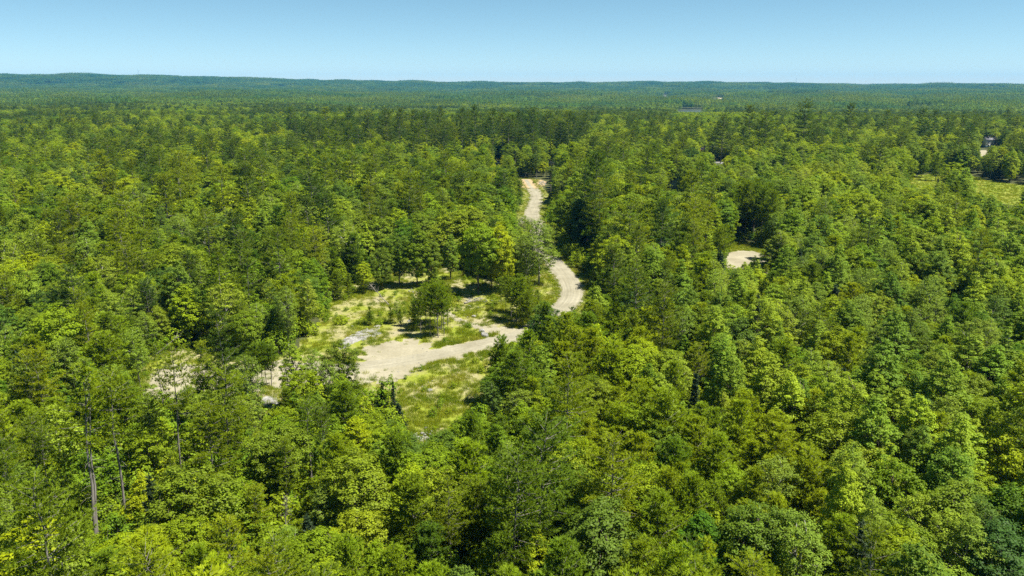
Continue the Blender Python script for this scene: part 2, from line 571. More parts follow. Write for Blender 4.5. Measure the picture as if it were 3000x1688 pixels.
ROAD = [(960, 1096), (1040, 1078), (1130, 1066), (1220, 1052), (1320, 1030), (1400, 1012), (1462, 999), (1530, 982), (1600, 940), (1660, 893), (1676, 855), (1662, 818), (1640, 790), (1618, 766), (1596, 742), (1575, 712), (1568, 690),
        (1582, 668), (1562, 640), (1560, 615), (1570, 590), (1568, 565), (1552, 545), (1545, 533), (1540, 527)]
_, verge_c, _ = ribbon('road_verge', ROAD[8:-2], [11, 11, 12, 11, 12, 13, 12], 0.035, M['verge'], 'strip of weedy grass along both sides of the gravel road', ragged=0.6)
_, road_c, road_w = ribbon('gravel_road', ROAD, [4.6, 5.0, 5.2, 5.8, 6.0, 5.8, 6.0, 6.2, 7.5], 0.10, M['road'], 'pale gravel road with wheel tracks winding up through the forest')
_, arm_c, arm_w = ribbon('gravel_driveway', [(1560, 630), (1535, 645), (1510, 656), (1480, 664)], [5, 4.5, 4, 4], 0.085, M['road'], 'short gravel arm branching off the upper road bend')
_, top_c = sheet('sandy_road_end', [(1508, 546), (1512, 530), (1530, 526), (1575, 527), (1598, 532), (1594, 545), (1570, 553), (1535, 552)], 0.12, M['sand'], 'orange sandy bank where the gravel road meets the trees')
_, pit_c = sheet('sandy_lot', [(2120, 780), (2132, 748), (2160, 734), (2215, 738), (2268, 752), (2300, 795), (2240, 812), (2160, 805)], 0.05, M['gravel'], 'pale sandy lot in the forest gap at the right')
_, pitg_c = sheet('grass_strip', [(2130, 742), (2145, 712), (2200, 710), (2275, 735), (2268, 754), (2215, 739), (2160, 735)], 0.07, M['verge'], 'bright grass strip behind the sandy lot', 0.3)
_, field_c = sheet('hay_field', [(2640, 540), (2690, 515), (2760, 512), (2860, 520), (2930, 535), (3080, 555), (3080, 625), (2960, 600), (2860, 590), (2740, 560)], 0.05, M['field'], 'yellowish open field at the right edge of the photo', 0.8)
_, yard_c = sheet('driveway', [(2862, 441), (2880, 438), (2905, 440), (2905, 453), (2880, 456), (2862, 452)], 0.0, M['gravel'], 'pale gravel driveway in front of the white house', 0.3)
yard_c_obj = bpy.data.objects['driveway']
yard_c_obj.location.z = float(height(*at(2885, 447)[:2])) + 0.4
_, lane_c = sheet('paved_road', [(2040, 480), (2090, 475), (2150, 474), (2210, 476), (2210, 481), (2120, 483), (2040, 486)], 0.06, M['asphalt'], 'strip of grey paved road glimpsed between the trees', 0.2)
pz = -15.5
pp = np.array([at(x, y, pz)[:2] for x, y in [(1985, 331), (1990, 324), (2010, 321), (2040, 322), (2070, 323), (2075, 328), (2050, 332), (2015, 333)]])
pb = MB()
cc = catmull(pp, 6)
pb.add(np.concatenate([np.c_[cc, np.full(len(cc), pz)], [[*cc.mean(0), pz]]]), t=[[a, (a + 1) % len(cc), len(cc)] for a in range(len(cc))])
pond = pb.build('pond', M['water'])
if pond.data.polygons[0].normal.z < 0:
    pond.data.flip_normals()
tag(pond, 'pale sliver of pond water beyond the treeline', None, None, 'structure')


# ------------------------------------------------------------------ prototypes of trees
def unit(v):
    return v / (np.linalg.norm(v, axis=-1, keepdims=True) + 1e-9)


PROF = {
    'round': ([0, 0.12, 0.35, 0.6, 0.82, 0.95, 1], [0.30, 0.72, 1.0, 0.95, 0.70, 0.40, 0.08]),
    'oval': ([0, 0.12, 0.35, 0.6, 0.82, 0.95, 1], [0.35, 0.75, 1.0, 0.86, 0.55, 0.28, 0.06]),
    'cone': ([0, 0.1, 0.3, 0.6, 0.85, 1], [0.55, 0.95, 1.0, 0.66, 0.30, 0.04]),
    'vase': ([0, 0.2, 0.5, 0.75, 0.92, 1], [0.25, 0.55, 0.90, 1.0, 0.66, 0.2]),
}


def broadleaf(H, R, base, prof, clumps, per, leaf, bark, leafm, stems=1, lean=0.0, flat=0.6, seed=0, thin=0.0):
    """Returns (trunk MB, crown MB): limbs leading to clumps of leaves spread through an uneven crown."""
    global rng
    keep_rng = rng
    rng = np.random.default_rng(seed)
    tr, cr = MB(), MB()
    z0 = base * H
    ch = H - z0
    ph = rng.uniform(0, 6.3, 6)
    pts = []
    tries = 0
    mind = R * 1.55 / clumps ** 0.38
    while len(pts) < clumps and tries < clumps * 40:
        tries += 1
        if tries % (clumps * 4) == 0:
            mind *= 0.85
        t = rng.beta(1.25, 1.1)
        th = rng.uniform(0, 2 * PI)
        rr = np.interp(t, *PROF[prof]) * R * (1 + 0.20 * math.sin(2 * th + ph[0] + 3 * t) + 0.14 * math.sin(3 * th + ph[1] - 5 * t) + 0.08 * math.sin(5 * th + ph[2] + 7 * t))
        rho = rr * (0.25 + 0.75 * rng.uniform() ** 0.45)
        p = np.array([rho * math.cos(th), rho * math.sin(th), z0 + t * ch * (1 + 0.05 * math.sin(th * 2 + ph[3]))])
        if pts and np.min(np.linalg.norm((np.array(pts) - p) * [1, 1, 1.25], axis=1)) < mind:
            continue
        pts.append(p)
    pts = np.array(pts)
    # trunk(s)
    tops = []
    for s in range(stems):
        a = rng.uniform(0, 6.3)
        off = (0.35 * R if stems > 1 else 0.06 * R) * np.array([math.cos(a), math.sin(a)])
        k = np.linspace(0, 1, 7)
        P = np.stack([off[0] * k ** 1.3 + rng.normal(scale=0.03 * R, size=7) * k + lean * H * k, off[1] * k ** 1.3 + rng.normal(scale=0.03 * R, size=7) * k, k * H * 0.86], 1)
        P[0, :2] = off * 0.08
        r0 = (0.011 * H + 0.03) / math.sqrt(stems)
        tr.tube(P, r0 * (1 - 0.86 * k) + 0.012, 7)
        tops.append(P)
    allp = np.concatenate(tops)
    # limbs
    nl = max(6, clumps // 7)
    order = rng.permutation(len(pts))
    nodes = []
    for n_, idx in enumerate(order):
        p = pts[idx]
        if n_ < nl or not nodes:
            cand = allp[(allp[:, 2] < p[2] - 0.05 * H) & (allp[:, 2] > z0 * 0.7)]
            if not len(cand):
                cand = allp[2:4]
            w = np.linalg.norm(cand - (p - [0, 0, 0.22 * ch]), axis=1)
            s = cand[np.argmin(w)]
            mid = (s + p) / 2 + np.array([0, 0, 0.06 * ch]) + rng.normal(scale=0.04 * R, size=3)
            k = np.linspace(0, 1, 5)[:, None]
            P = s * (1 - k) ** 2 + 2 * mid * k * (1 - k) + p * k ** 2
            tr.tube(P, np.linspace(0.0045 * H + 0.012, 0.010, 5), 4, cap=False)
            nodes.extend(P[1:])
        else:
            nd = np.array(nodes)
            s = nd[np.argmin(np.linalg.norm(nd - (p - [0, 0, 0.1 * ch]), axis=1))]
            tr.tube(np.stack([s, (s + p) / 2 + rng.normal(scale=0.03 * R, size=3), p]), [0.016, 0.012, 0.007], 3, m=1, cap=False)
            nodes.append(p)
    # leaves
    C = len(pts)
    rc = R * rng.uniform(0.17, 0.30, C) * (60 / clumps) ** 0.25
    cnt = (per * rng.uniform(0.6, 1.35, C)).astype(int)
    if thin:
        cnt = (cnt * (1 - thin * rng.uniform(0, 1, C))).astype(int)
    ci = np.repeat(np.arange(C), cnt)
    d = unit(rng.normal(size=(len(ci), 3)) + [0, 0, 0.25])
    off = d * (rng.uniform(0, 1, len(ci)) ** 0.42 * rc[ci])[:, None] * [1.1, 1.1, flat]
    pos = pts[ci] + off
    outw = unit(pts[ci] - [0, 0, z0 + 0.35 * ch])
    nrm = unit(d * 0.55 + outw * 0.55 + np.array([0, 0, 0.50]) + rng.normal(size=(len(ci), 3)) * 0.33)
    cr.quads(pos, nrm, leaf * rng.uniform(0.6, 1.3, len(ci)), 1.35)
    rng = keep_rng
    return tr, cr


def needles(cr, pos, axis, n, length, width, spread=0.8):
    """Star-like tufts of narrow blades."""
    N = len(pos)
    p = np.repeat(pos, n, 0)
    ax = np.repeat(axis, n, 0)
    d = unit(ax + rng.normal(size=(N * n, 3)) * spread)
    s = np.cross(d, np.array([0, 0, 1.0]) + rng.normal(size=(N * n, 3)) * 0.35)
    s = unit(s) * (width * rng.uniform(0.7, 1.3, N * n))[:, None]
    L = (length * rng.uniform(0.6, 1.25, N * n))[:, None]
    v = np.stack([p - s, p + s, p + d * L], 1).reshape(-1, 3)
    cr.add(v, t=np.arange(N * n * 3).reshape(-1, 3))


def pine(H, base, R, kind, seed, tufts=13.0, n=11, stubs=False, double=False, ln=0.36, wd=0.036):
    """kind: 'tall' flat plumes in separate tiers on a straight trunk, 'young' bushy with rising branches, 'spruce' narrow drooping spire."""
    global rng
    keep_rng = rng
    rng = np.random.default_rng(seed)
    tr, cr = MB(), MB()
    k = np.linspace(0, 1, 9)
    bend = rng.normal(scale=0.006 * H, size=(9, 2)) * k[:, None]
    P = np.c_[bend, k * H * 0.985]
    r0 = 0.0072 * H + 0.03
    tr.tube(P, r0 * (1 - 0.93 * k) + 0.01, 7)
    if double:
        P2 = P.copy()
        P2[:, 0] += 0.25 + 0.5 * k
        P2[:, 2] *= 0.95
        tr.tube(P2, r0 * 0.8 * (1 - 0.93 * k) + 0.01, 7)
    z0 = base * H
    ch = H - z0
    step = {'tall': 0.055, 'young': 0.062, 'spruce': 0.034}[kind] * H * (0.8 if kind == 'tall' else 1)
    step = max(step, 0.32)
    z = z0
    pos, axs = [], []
    a0 = rng.uniform(0, 6.3)
    while z < H * 0.985:
        t = (z - z0) / ch
        if kind == 'tall':
            L0 = R * np.interp(t, [0, 0.15, 0.4, 0.7, 0.9, 1], [0.50, 0.92, 1.0, 0.72, 0.40, 0.12])
            up, nb = np.interp(t, [0, 0.6, 1], [0.06, 0.22, 0.8]), rng.integers(4, 7)
        elif kind == 'young':
            L0 = R * np.interp(t, [0, 0.12, 0.35, 0.65, 0.88, 1], [0.62, 0.95, 0.98, 0.66, 0.30, 0.07])
            up, nb = np.interp(t, [0, 0.5, 1], [0.16, 0.40, 1.2]), rng.integers(5, 8)
        else:
            L0 = R * np.interp(t, [0, 0.1, 1], [0.85, 1.0, 0.05])
            up, nb = np.interp(t, [0, 0.6, 1], [-0.25, -0.05, 0.5]), rng.integers(6, 9)
        a0 += 0.9
        for b in range(nb):
            a = a0 + b * 2 * PI / nb + rng.normal(scale=0.22)
            L = L0 * rng.uniform(0.62, 1.18)
            if kind == 'tall' and rng.uniform() < 0.12:
                L *= 0.45
            if L < 0.12:
                L = 0.12
            s = np.linspace(0, 1, 5)
            zz = z + rng.normal(scale=0.12 * step) + L * (up * s + (0.10 if kind != 'spruce' else 0.05) * s ** 3)
            ca, sa = math.cos(a), math.sin(a)
            bx, by = np.interp(z, P[:, 2], P[:, 0]), np.interp(z, P[:, 2], P[:, 1])
            B = np.stack([bx + ca * L * s, by + sa * L * s, zz], 1)
            tr.tube(B, np.linspace(0.012 + 0.010 * L, 0.008, 5), 3, cap=False)
            if kind == 'spruce':
                nt = max(4, int(tufts * L + 3))
                u = rng.uniform(0.10, 1.04, nt)
                wdt = 0.22 * L * (1.15 - u * 0.75)
                lat = rng.normal(size=nt) * wdt * 0.75
            else:
                # plumes: tight pads of tufts on side shoots, with bare gaps between them
                npad = max(2, int(1.5 + L * 1.15))
                pu = np.linspace(0.34 if kind == 'tall' else 0.24, 0.98, npad) + rng.normal(scale=0.05, size=npad)
                pw = 0.34 * L * (1.1 - pu * 0.8) * (1 if kind == 'tall' else 0.85)
                pl = rng.choice([-1, 1], npad) * rng.uniform(0.25, 1.0, npad) * pw
                pl[-1] *= 0.3
                ntp = max(3, int(tufts * (0.75 if kind == 'tall' else 0.8) * min(1.0, 0.45 + 0.25 * L)))
                pi_ = np.repeat(np.arange(npad), ntp)
                nt = len(pi_)
                pr = (0.12 + 0.055 * L)
                u = pu[pi_] + rng.normal(scale=pr, size=nt) / max(L, 0.3)
                wdt = pw[pi_]
                lat = pl[pi_] + rng.normal(scale=pr, size=nt)
            zo = np.interp(u, s, zz) + rng.normal(scale={'tall': 0.07, 'young': 0.10, 'spruce': 0.05}[kind] * (0.5 + 0.25 * L), size=nt) - 0.12 * np.abs(lat)
            pos.append(np.stack([bx + ca * L * u - sa * lat, by + sa * L * u + ca * lat, zo], 1))
            sgn = lat / (wdt + 1e-6)
            ax = np.stack([ca - sa * 0.6 * sgn, sa + ca * 0.6 * sgn, np.full(nt, {'tall': 0.55, 'young': 0.8, 'spruce': 0.05}[kind])], 1)
            axs.append(unit(ax))
        z += step * rng.uniform(0.7, 1.4) * (1.25 if kind == 'tall' and t < 0.4 else 1.0)
    pos.append(np.array([[P[-1, 0], P[-1, 1], H * x] for x in (0.955, 0.97, 0.985, 0.995)]))
    axs.append(np.tile([[0, 0, 1.0]], (4, 1)))
    needles(cr, np.concatenate(pos), np.concatenate(axs), n, ln, wd, 0.5)
    if stubs:
        for _ in range(26):
            zz = rng.uniform(0.18, base + 0.08) * H
            a = rng.uniform(0, 6.3)
            L = rng.uniform(0.5, 1.9) * (0.5 + zz / H)
            s = np.linspace(0, 1, 4)
            tr.tube(np.stack([math.cos(a) * L * s, math.sin(a) * L * s + 0.08 * np.sin(s * 5), zz + L * (0.15 * s - 0.35 * s * s)], 1), np.linspace(0.028, 0.007, 4), 3, cap=False)
    rng = keep_rng
    return tr, cr


def snag(H, seed, n=34):
    global rng
    keep_rng = rng
    rng = np.random.default_rng(seed)
    tr, cr = MB(), MB()
    k = np.linspace(0, 1, 8)
    P = np.c_[rng.normal(scale=0.01 * H, size=(8, 2)) * k[:, None], k * H]
    tr.tube(P, (0.010 * H + 0.03) * (1 - 0.85 * k) + 0.01, 6)
    for _ in range(n):
        z = rng.uniform(0.22, 0.97) * H
        a = rng.uniform(0, 6.3)
        L = rng.uniform(0.4, 1.0) * 0.18 * H * (1.25 - z / H)
        s = np.linspace(0, 1, 5)
        up = rng.uniform(-0.15, 0.6)
        B = np.stack([math.cos(a) * L * s, math.sin(a) * L * s, z + L * (up * s - 0.2 * s * s)], 1) + rng.normal(scale=0.03 * L, size=(5, 3)) * s[:, None]
        cr.tube(B, np.linspace(0.030, 0.006, 5), 3, cap=False)
        for _ in range(3):
            q0 = B[rng.integers(2, 5)]
            d = unit(rng.normal(size=3) + np.array([math.cos(a), math.sin(a), 0.3])) * L * 0.35
            cr.tube(np.stack([q0, q0 + d * 0.6, q0 + d]), [0.012, 0.009, 0.004], 3, cap=False)
    rng = keep_rng
    return tr, cr


def shrub(R, H, clumps, per, leaf, seed):
    tr, cr = broadleaf(H, R, 0.02, 'round', clumps, per, leaf, None, None, stems=3, seed=seed, flat=0.75)
    return tr, cr


SPEC = {}                    # species -> dict(trunk material, crown material, list of near prototypes, list of far prototypes)


def spec(name, bark, leafm, near, far):
    d = SPEC.setdefault(name, {'near': [], 'far': [], 'close': []})
    for lst, gens in (('near', near), ('far', far)):
        for g in gens:
            tr, cr, H, R = g
            if lst == 'near':
                tm = tr.mesh(name + '_trunk', [bark, M['bark']], smooth=True)
                cm = cr.mesh(name + '_crown', [leafm])
                d['near'].append((tm, cm, H, R))
            if lst == 'far' or (far and len(d['close']) < 3):
                for a in range(len(tr.tm)):
                    tr.tm[a][:] = 1
                for a in range(len(tr.qm)):
                    tr.qm[a][:] = 1
                b = MB()
                b.v, b.n = tr.v + cr.v, tr.n + cr.n
                b.t, b.q = tr.t + [x + tr.n for x in cr.t], tr.q + [x + tr.n for x in cr.q]
                b.tm, b.qm = tr.tm + cr.tm, tr.qm + cr.qm
                o = b.build(name + '_far', [leafm, bark], link=False)
                d['far' if lst == 'far' else 'close'].append((o, H, R))


def bl(H, R, base, prof, clumps, per, leaf, **k):
    tr, cr = broadleaf(H, R, base, prof, clumps, per, leaf, None, None, **k)
    return tr, cr, H, R


def pn(H, base, R, kind, seed, **k):
    tr, cr = pine(H, base, R, kind, seed, **k)
    return tr, cr, H, R


spec('maple_tree', M['bark'], M['maple'],
     [bl(12, 3.4, 0.22, 'round', 173, 78, 0.198, seed=1), bl(12, 3.0, 0.18, 'oval', 165, 78, 0.19, seed=2), bl(12, 3.6, 0.28, 'vase', 173, 75, 0.198, stems=2, seed=3),
      bl(12, 2.7, 0.15, 'oval', 148, 80, 0.182, seed=4), bl(12, 2.9, 0.2, 'cone', 150, 78, 0.19, seed=6), bl(12, 3.2, 0.16, 'vase', 160, 76, 0.19, stems=3, seed=7), bl(12, 3.9, 0.25, 'round', 198, 73, 0.205, stems=3, seed=5)],
     [bl(12, 3.4, 0.22, 'round', 84, 29, 0.377, seed=11), bl(12, 3.1, 0.2, 'oval', 77, 29, 0.377, seed=12), bl(12, 3.8, 0.25, 'round', 84, 29, 0.41, seed=13)])
spec('oak_tree', M['bark'], M['oak'],
     [bl(12, 3.8, 0.2, 'round', 206, 82, 0.182, seed=21), bl(12, 3.4, 0.2, 'vase', 181, 80, 0.182, seed=22), bl(12, 3.6, 0.16, 'round', 189, 85, 0.175, stems=2, seed=23)],
     [bl(12, 3.8, 0.2, 'round', 86, 32, 0.377, seed=24), bl(12, 3.4, 0.2, 'vase', 81, 32, 0.377, seed=25)])
spec('birch_tree', M['birch_bark'], M['birch'],
     [bl(13, 2.7, 0.30, 'oval', 173, 66, 0.144, seed=31, thin=0.4), bl(13, 2.9, 0.25, 'vase', 173, 69, 0.144, stems=3, seed=32, thin=0.5), bl(13, 2.4, 0.28, 'oval', 156, 69, 0.137, seed=33, thin=0.4),
      bl(13, 3.0, 0.22, 'round', 189, 66, 0.144, stems=2, seed=34, thin=0.5)],
     [bl(13, 2.8, 0.28, 'oval', 81, 29, 0.295, seed=35), bl(13, 2.9, 0.25, 'vase', 81, 29, 0.295, seed=36)])
spec('aspen_tree', M['bark'], M['aspen'],
     [bl(13, 2.6, 0.26, 'oval', 165, 71, 0.167, seed=41), bl(13, 2.3, 0.30, 'cone', 151, 71, 0.16, seed=42), bl(13, 2.8, 0.2, 'oval', 173, 73, 0.167, stems=2, seed=43), bl(13, 3.0, 0.24, 'round', 173, 71, 0.167, stems=2, seed=44)],
     [bl(13, 2.6, 0.26, 'oval', 78, 29, 0.328, seed=45), bl(13, 2.9, 0.22, 'round', 81, 29, 0.344, seed=46)])
spec('white_pine', M['pine_bark'], M['pine'],
     [pn(18, 0.34, 3.7, 'tall', 51), pn(18, 0.28, 3.4, 'tall', 52), pn(18, 0.22, 4.0, 'tall', 53), pn(18, 0.56, 3.2, 'tall', 54, stubs=True, tufts=10), pn(18, 0.60, 3.0, 'tall', 55, stubs=True, double=True, tufts=10), pn(18, 0.42, 3.0, 'tall', 56, stubs=True)],
     [pn(20, 0.3, 3.6, 'tall', 57, tufts=6, n=5, ln=0.55, wd=0.13), pn(20, 0.42, 3.3, 'tall', 58, tufts=6, n=5, ln=0.55, wd=0.13), pn(20, 0.25, 4.0, 'tall', 59, tufts=6, n=5, ln=0.55, wd=0.13)])
spec('young_pine', M['pine_bark'], M['young'],
     [pn(10, 0.10, 2.6, 'young', 61), pn(10, 0.14, 2.4, 'young', 62), pn(10, 0.06, 2.3, 'young', 63), pn(10, 0.18, 2.8, 'young', 64), pn(10, 0.42, 2.3, 'young', 65, stubs=True), pn(10, 0.08, 1.9, 'young', 66)],
     [pn(10, 0.12, 2.6, 'young', 67, tufts=6, n=5, ln=0.5, wd=0.12), pn(10, 0.08, 2.2, 'young', 68, tufts=6, n=5, ln=0.5, wd=0.12)])
spec('spruce_tree', M['bark'], M['spruce'],
     [pn(10, 0.03, 1.7, 'spruce', 71, n=5, ln=0.26, wd=0.05), pn(10, 0.05, 1.35, 'spruce', 72, n=5, ln=0.26, wd=0.05), pn(10, 0.03, 2.1, 'spruce', 73, n=5, ln=0.28, wd=0.055)],
     [pn(10, 0.03, 1.8, 'spruce', 74, tufts=5, n=4, ln=0.4, wd=0.10)])
sn = [snag(11, 81), snag(11, 82, 44), snag(11, 83, 26)]
spec('dead_tree', M['dead_wood'], M['dead_wood'], [(a, b, 11, 1.6) for a, b in sn], [])
sh = [shrub(1.5, 2.0, 34, 36, 0.19, 91), shrub(1.8, 2.4, 40, 36, 0.2, 92), shrub(1.2, 1.5, 26, 36, 0.18, 93)]
shl = [shrub(1.5, 2.2, 26, 34, 0.19, 94), shrub(1.9, 2.9, 30, 34, 0.2, 95), shrub(1.3, 3.2, 26, 34, 0.18, 96)]
spec('shrub', M['bark'], M['shrub'], [(a, b, h, r) for (a, b), (r, h) in zip(sh, ((1.5, 2.0), (1.8, 2.4), (1.2, 1.5)))],
     [(a, b, h, r) for (a, b), (r, h) in zip(shl, ((1.5, 2.2), (1.9, 2.9), (1.3, 3.2)))])


# ------------------------------------------------------------------ what must stay open
def inpoly(x, y, poly):
    x, y = np.asarray(x, float), np.asarray(y, float)
    poly = np.asarray(poly, float)
    ins = np.zeros(x.shape, bool)
    n = len(poly)
    for a in range(n):
        x1, y1 = poly[a]
        x2, y2 = poly[(a + 1) % n]
        c = ((y1 > y) != (y2 > y)) & (x < (x2 - x1) * (y - y1) / (y2 - y1 + 1e-12) + x1)
        ins ^= c
    return ins


def near_line(x, y, line, wd):
    ins = np.zeros(np.shape(x), bool)
    for a in range(0, len(line), 2):
        ins |= np.hypot(x - line[a][0], y - line[a][1]) < wd
    return ins


def blocked(x, y):
    """True where no tree stands: roads, gravel, meadow, fields."""
    b = inpoly(x, y, meadow_c) | inpoly(x, y, leftsand_c) | inpoly(x, y, pit_c) | inpoly(x, y, pitg_c) | inpoly(x, y, field_c) | inpoly(x, y, top_c) | inpoly(x, y, yard_c) | inpoly(x, y, lane_c)
    b |= near_line(x, y, road_c, 4.6) | near_line(x, y, arm_c, 3.6) | inpoly(x, y, pp)
    return b


OPEN = [   # parts of the photograph where the ground is seen: trees in front must stay below the line of sight
    [(960, 915), (1000, 865), (1110, 850), (1230, 830), (1330, 800), (1400, 870), (1470, 870), (1480, 930), (1505, 965), (1515, 1000), (1450, 1000), (1440, 1040), (1425, 1100), (1405, 1160), (1340, 1215),
     (1290, 1250), (1235, 1290), (1200, 1260), (1180, 1190), (1170, 1110), (1140, 1110), (1080, 1140), (1065, 1110), (1060, 1060), (1040, 1030), (985, 1010), (1000, 960)],
    [(1600, 762), (1640, 768), (1700, 820), (1726, 870), (1660, 910), (1640, 895), (1635, 855), (1605, 800)],
    [(1500, 666), (1545, 610), (1545, 580), (1525, 552), (1518, 528), (1592, 528), (1592, 570), (1598, 600), (1582, 640), (1592, 668)],
    [(2130, 720), (2250, 728), (2262, 748), (2230, 762), (2180, 757), (2140, 782), (2128, 772)],
    [(2655, 522), (2760, 516), (2780, 534), (2700, 548)], [(2850, 534), (3000, 546), (3000, 606), (2930, 588), (2860, 560)],
    [(2868, 438), (2900, 438), (2898, 454), (2868, 454)],
    [(462, 1110), (480, 1088), (522, 1088), (522, 1130), (470, 1145)], [(765, 1170), (815, 1175), (810, 1195), (770, 1190)],
    [(1985, 320), (2070, 320), (2070, 329), (1985, 329)], [(2088, 284), (2130, 284), (2130, 295), (2088, 295)], [(1935, 278), (1960, 278), (1960, 289), (1935, 289)],
    ]
N_GROUND = len(OPEN)
OPEN += [   # and the bare trunks that show down to their feet
    [(222, 1290), (262, 1290), (305, 1590), (270, 1590)], [(335, 1300), (362, 1300), (385, 1540), (358, 1540)], [(500, 1210), (520, 1210), (542, 1410), (518, 1410)], [(450, 1075), (468, 1075), (490, 1200), (468, 1200)],
    [(488, 1085), (506, 1085), (518, 1200), (500, 1200)], [(98, 1365), (118, 1365), (132, 1480), (108, 1480)], [(888, 1265), (905, 1265), (925, 1440), (902, 1440)], [(1308, 1590), (1330, 1590), (1332, 1688), (1310, 1688)],
    [(372, 1030), (392, 1030), (418, 1138), (400, 1138)], [(835, 1440), (850, 1440), (850, 1580), (830, 1580)], [(1262, 1160), (1290, 1160), (1290, 1180), (1262, 1180)],
]
UPRIGHT = [   # boxes of upright things with the row of their foot: only trees standing nearer hide them
    (2875, 2940, 392, 426, 432), (1504, 1514, 448, 497, 503), (1609, 1621, 500, 574, 586), (1958, 1988, 523, 555, 562), (2048, 2066, 425, 445, 478),
    (2098, 2142, 422, 448, 477), (2090, 2125, 475, 481, 479), (1100, 1172, 1116, 1200, 1228), (1603, 1627, 472, 482, 482), (1450, 1462, 473, 481, 482),
]
MS = 4.0
MW, MH = 750, 422
yy, xx = np.mgrid[0:MH, 0:MW]
MASK = np.zeros((MH, MW), bool)
LOW = np.zeros((MH, MW), bool)
for p in OPEN:
    MASK |= inpoly(xx * MS + 2, yy * MS + 2, p)
    if p is OPEN[N_GROUND - 1]:
        LOW = MASK.copy()
MINT = np.pad(np.cumsum(np.cumsum(MASK.astype(np.int32), 0), 1), ((1, 0), (1, 0)))
LINT = np.pad(np.cumsum(np.cumsum(LOW.astype(np.int32), 0), 1), ((1, 0), (1, 0)))


def mask_hit(x0, x1, y0, y1, I=None):
    """Open pixels inside a box of the photograph (array version)."""
    a = np.clip((np.asarray(x0) / MS).astype(int), 0, MW)
    b = np.clip((np.asarray(x1) / MS).astype(int) + 1, 0, MW)
    c = np.clip((np.asarray(y0) / MS).astype(int), 0, MH)
    d = np.clip((np.asarray(y1) / MS).astype(int) + 1, 0, MH)
    I = MINT if I is None else I
    return I[d, b] - I[c, b] - I[d, a] + I[c, a]


# ------------------------------------------------------------------ which tree grows where
KINDS = ['maple_tree', 'oak_tree', 'birch_tree', 'aspen_tree', 'white_pine', 'young_pine', 'spruce_tree', 'dead_tree']


def zone(px, py):
    """Species weights and leaf tone for the wood seen at a pixel: maple, oak, birch, aspen, white pine, young pine, spruce, dead."""
    if py < 480:
        if px < 900:
            return (.46, .27, .05, .03, .14, .05, .005, .001), .66
        if px < 1720:
            return (.44, .27, .03, .03, .19, .03, .005, .001), .66
        return (.46, .25, .06, .05, .14, .03, .005, .001), .68
    if py < 620 and 650 < px < 1520:
        return (.20, .10, .08, .04, .08, .49, 0.005, .001), .5
    if px > 2420 or (px > 2080 and py < 1180):
        return (.25, .08, .22, .30, .02, .07, .05, .004), .55
    if 1480 < px < 2450 and py > 930:
        return (.13, .06, .05, .03, .06, .64, .02, .004), .6
    if px < 1050 and py > 1180:
        return (.40, .07, .13, .03, .13, .20, .03, .006), .62
    if 1050 <= px <= 1480 and py > 1180:
        return (.33, .17, .05, .03, .05, .34, .02, .004), .5
    if px < 950:
        return (.29, .09, .22, .08, .13, .16, .02, .004), .52
    return (.25, .16, .13, .08, .09, .27, .015, .003), .5


TREES = []      # dict(kind, x, y, z, h, w, tone, rot, var, hero)


def hero(kind, bx, by, ty, tone=0.5, w=1.0, var=None, rot=None):
    p = at(bx, by)
    a, b = (0, (844 - ty) / FPX)
    # height whose top shows at row ty
    Y = p[1]
    t = (cp + b * sp)
    zt = EYE + (-sp + b * cp) * Y / t
    TREES.append(dict(kind=kind, x=p[0], y=p[1], z=0.0, h=max(zt, 1.0), w=w, tone=tone, rot=rng.uniform(0, 6.3) if rot is None else rot, var=var, hero=True))


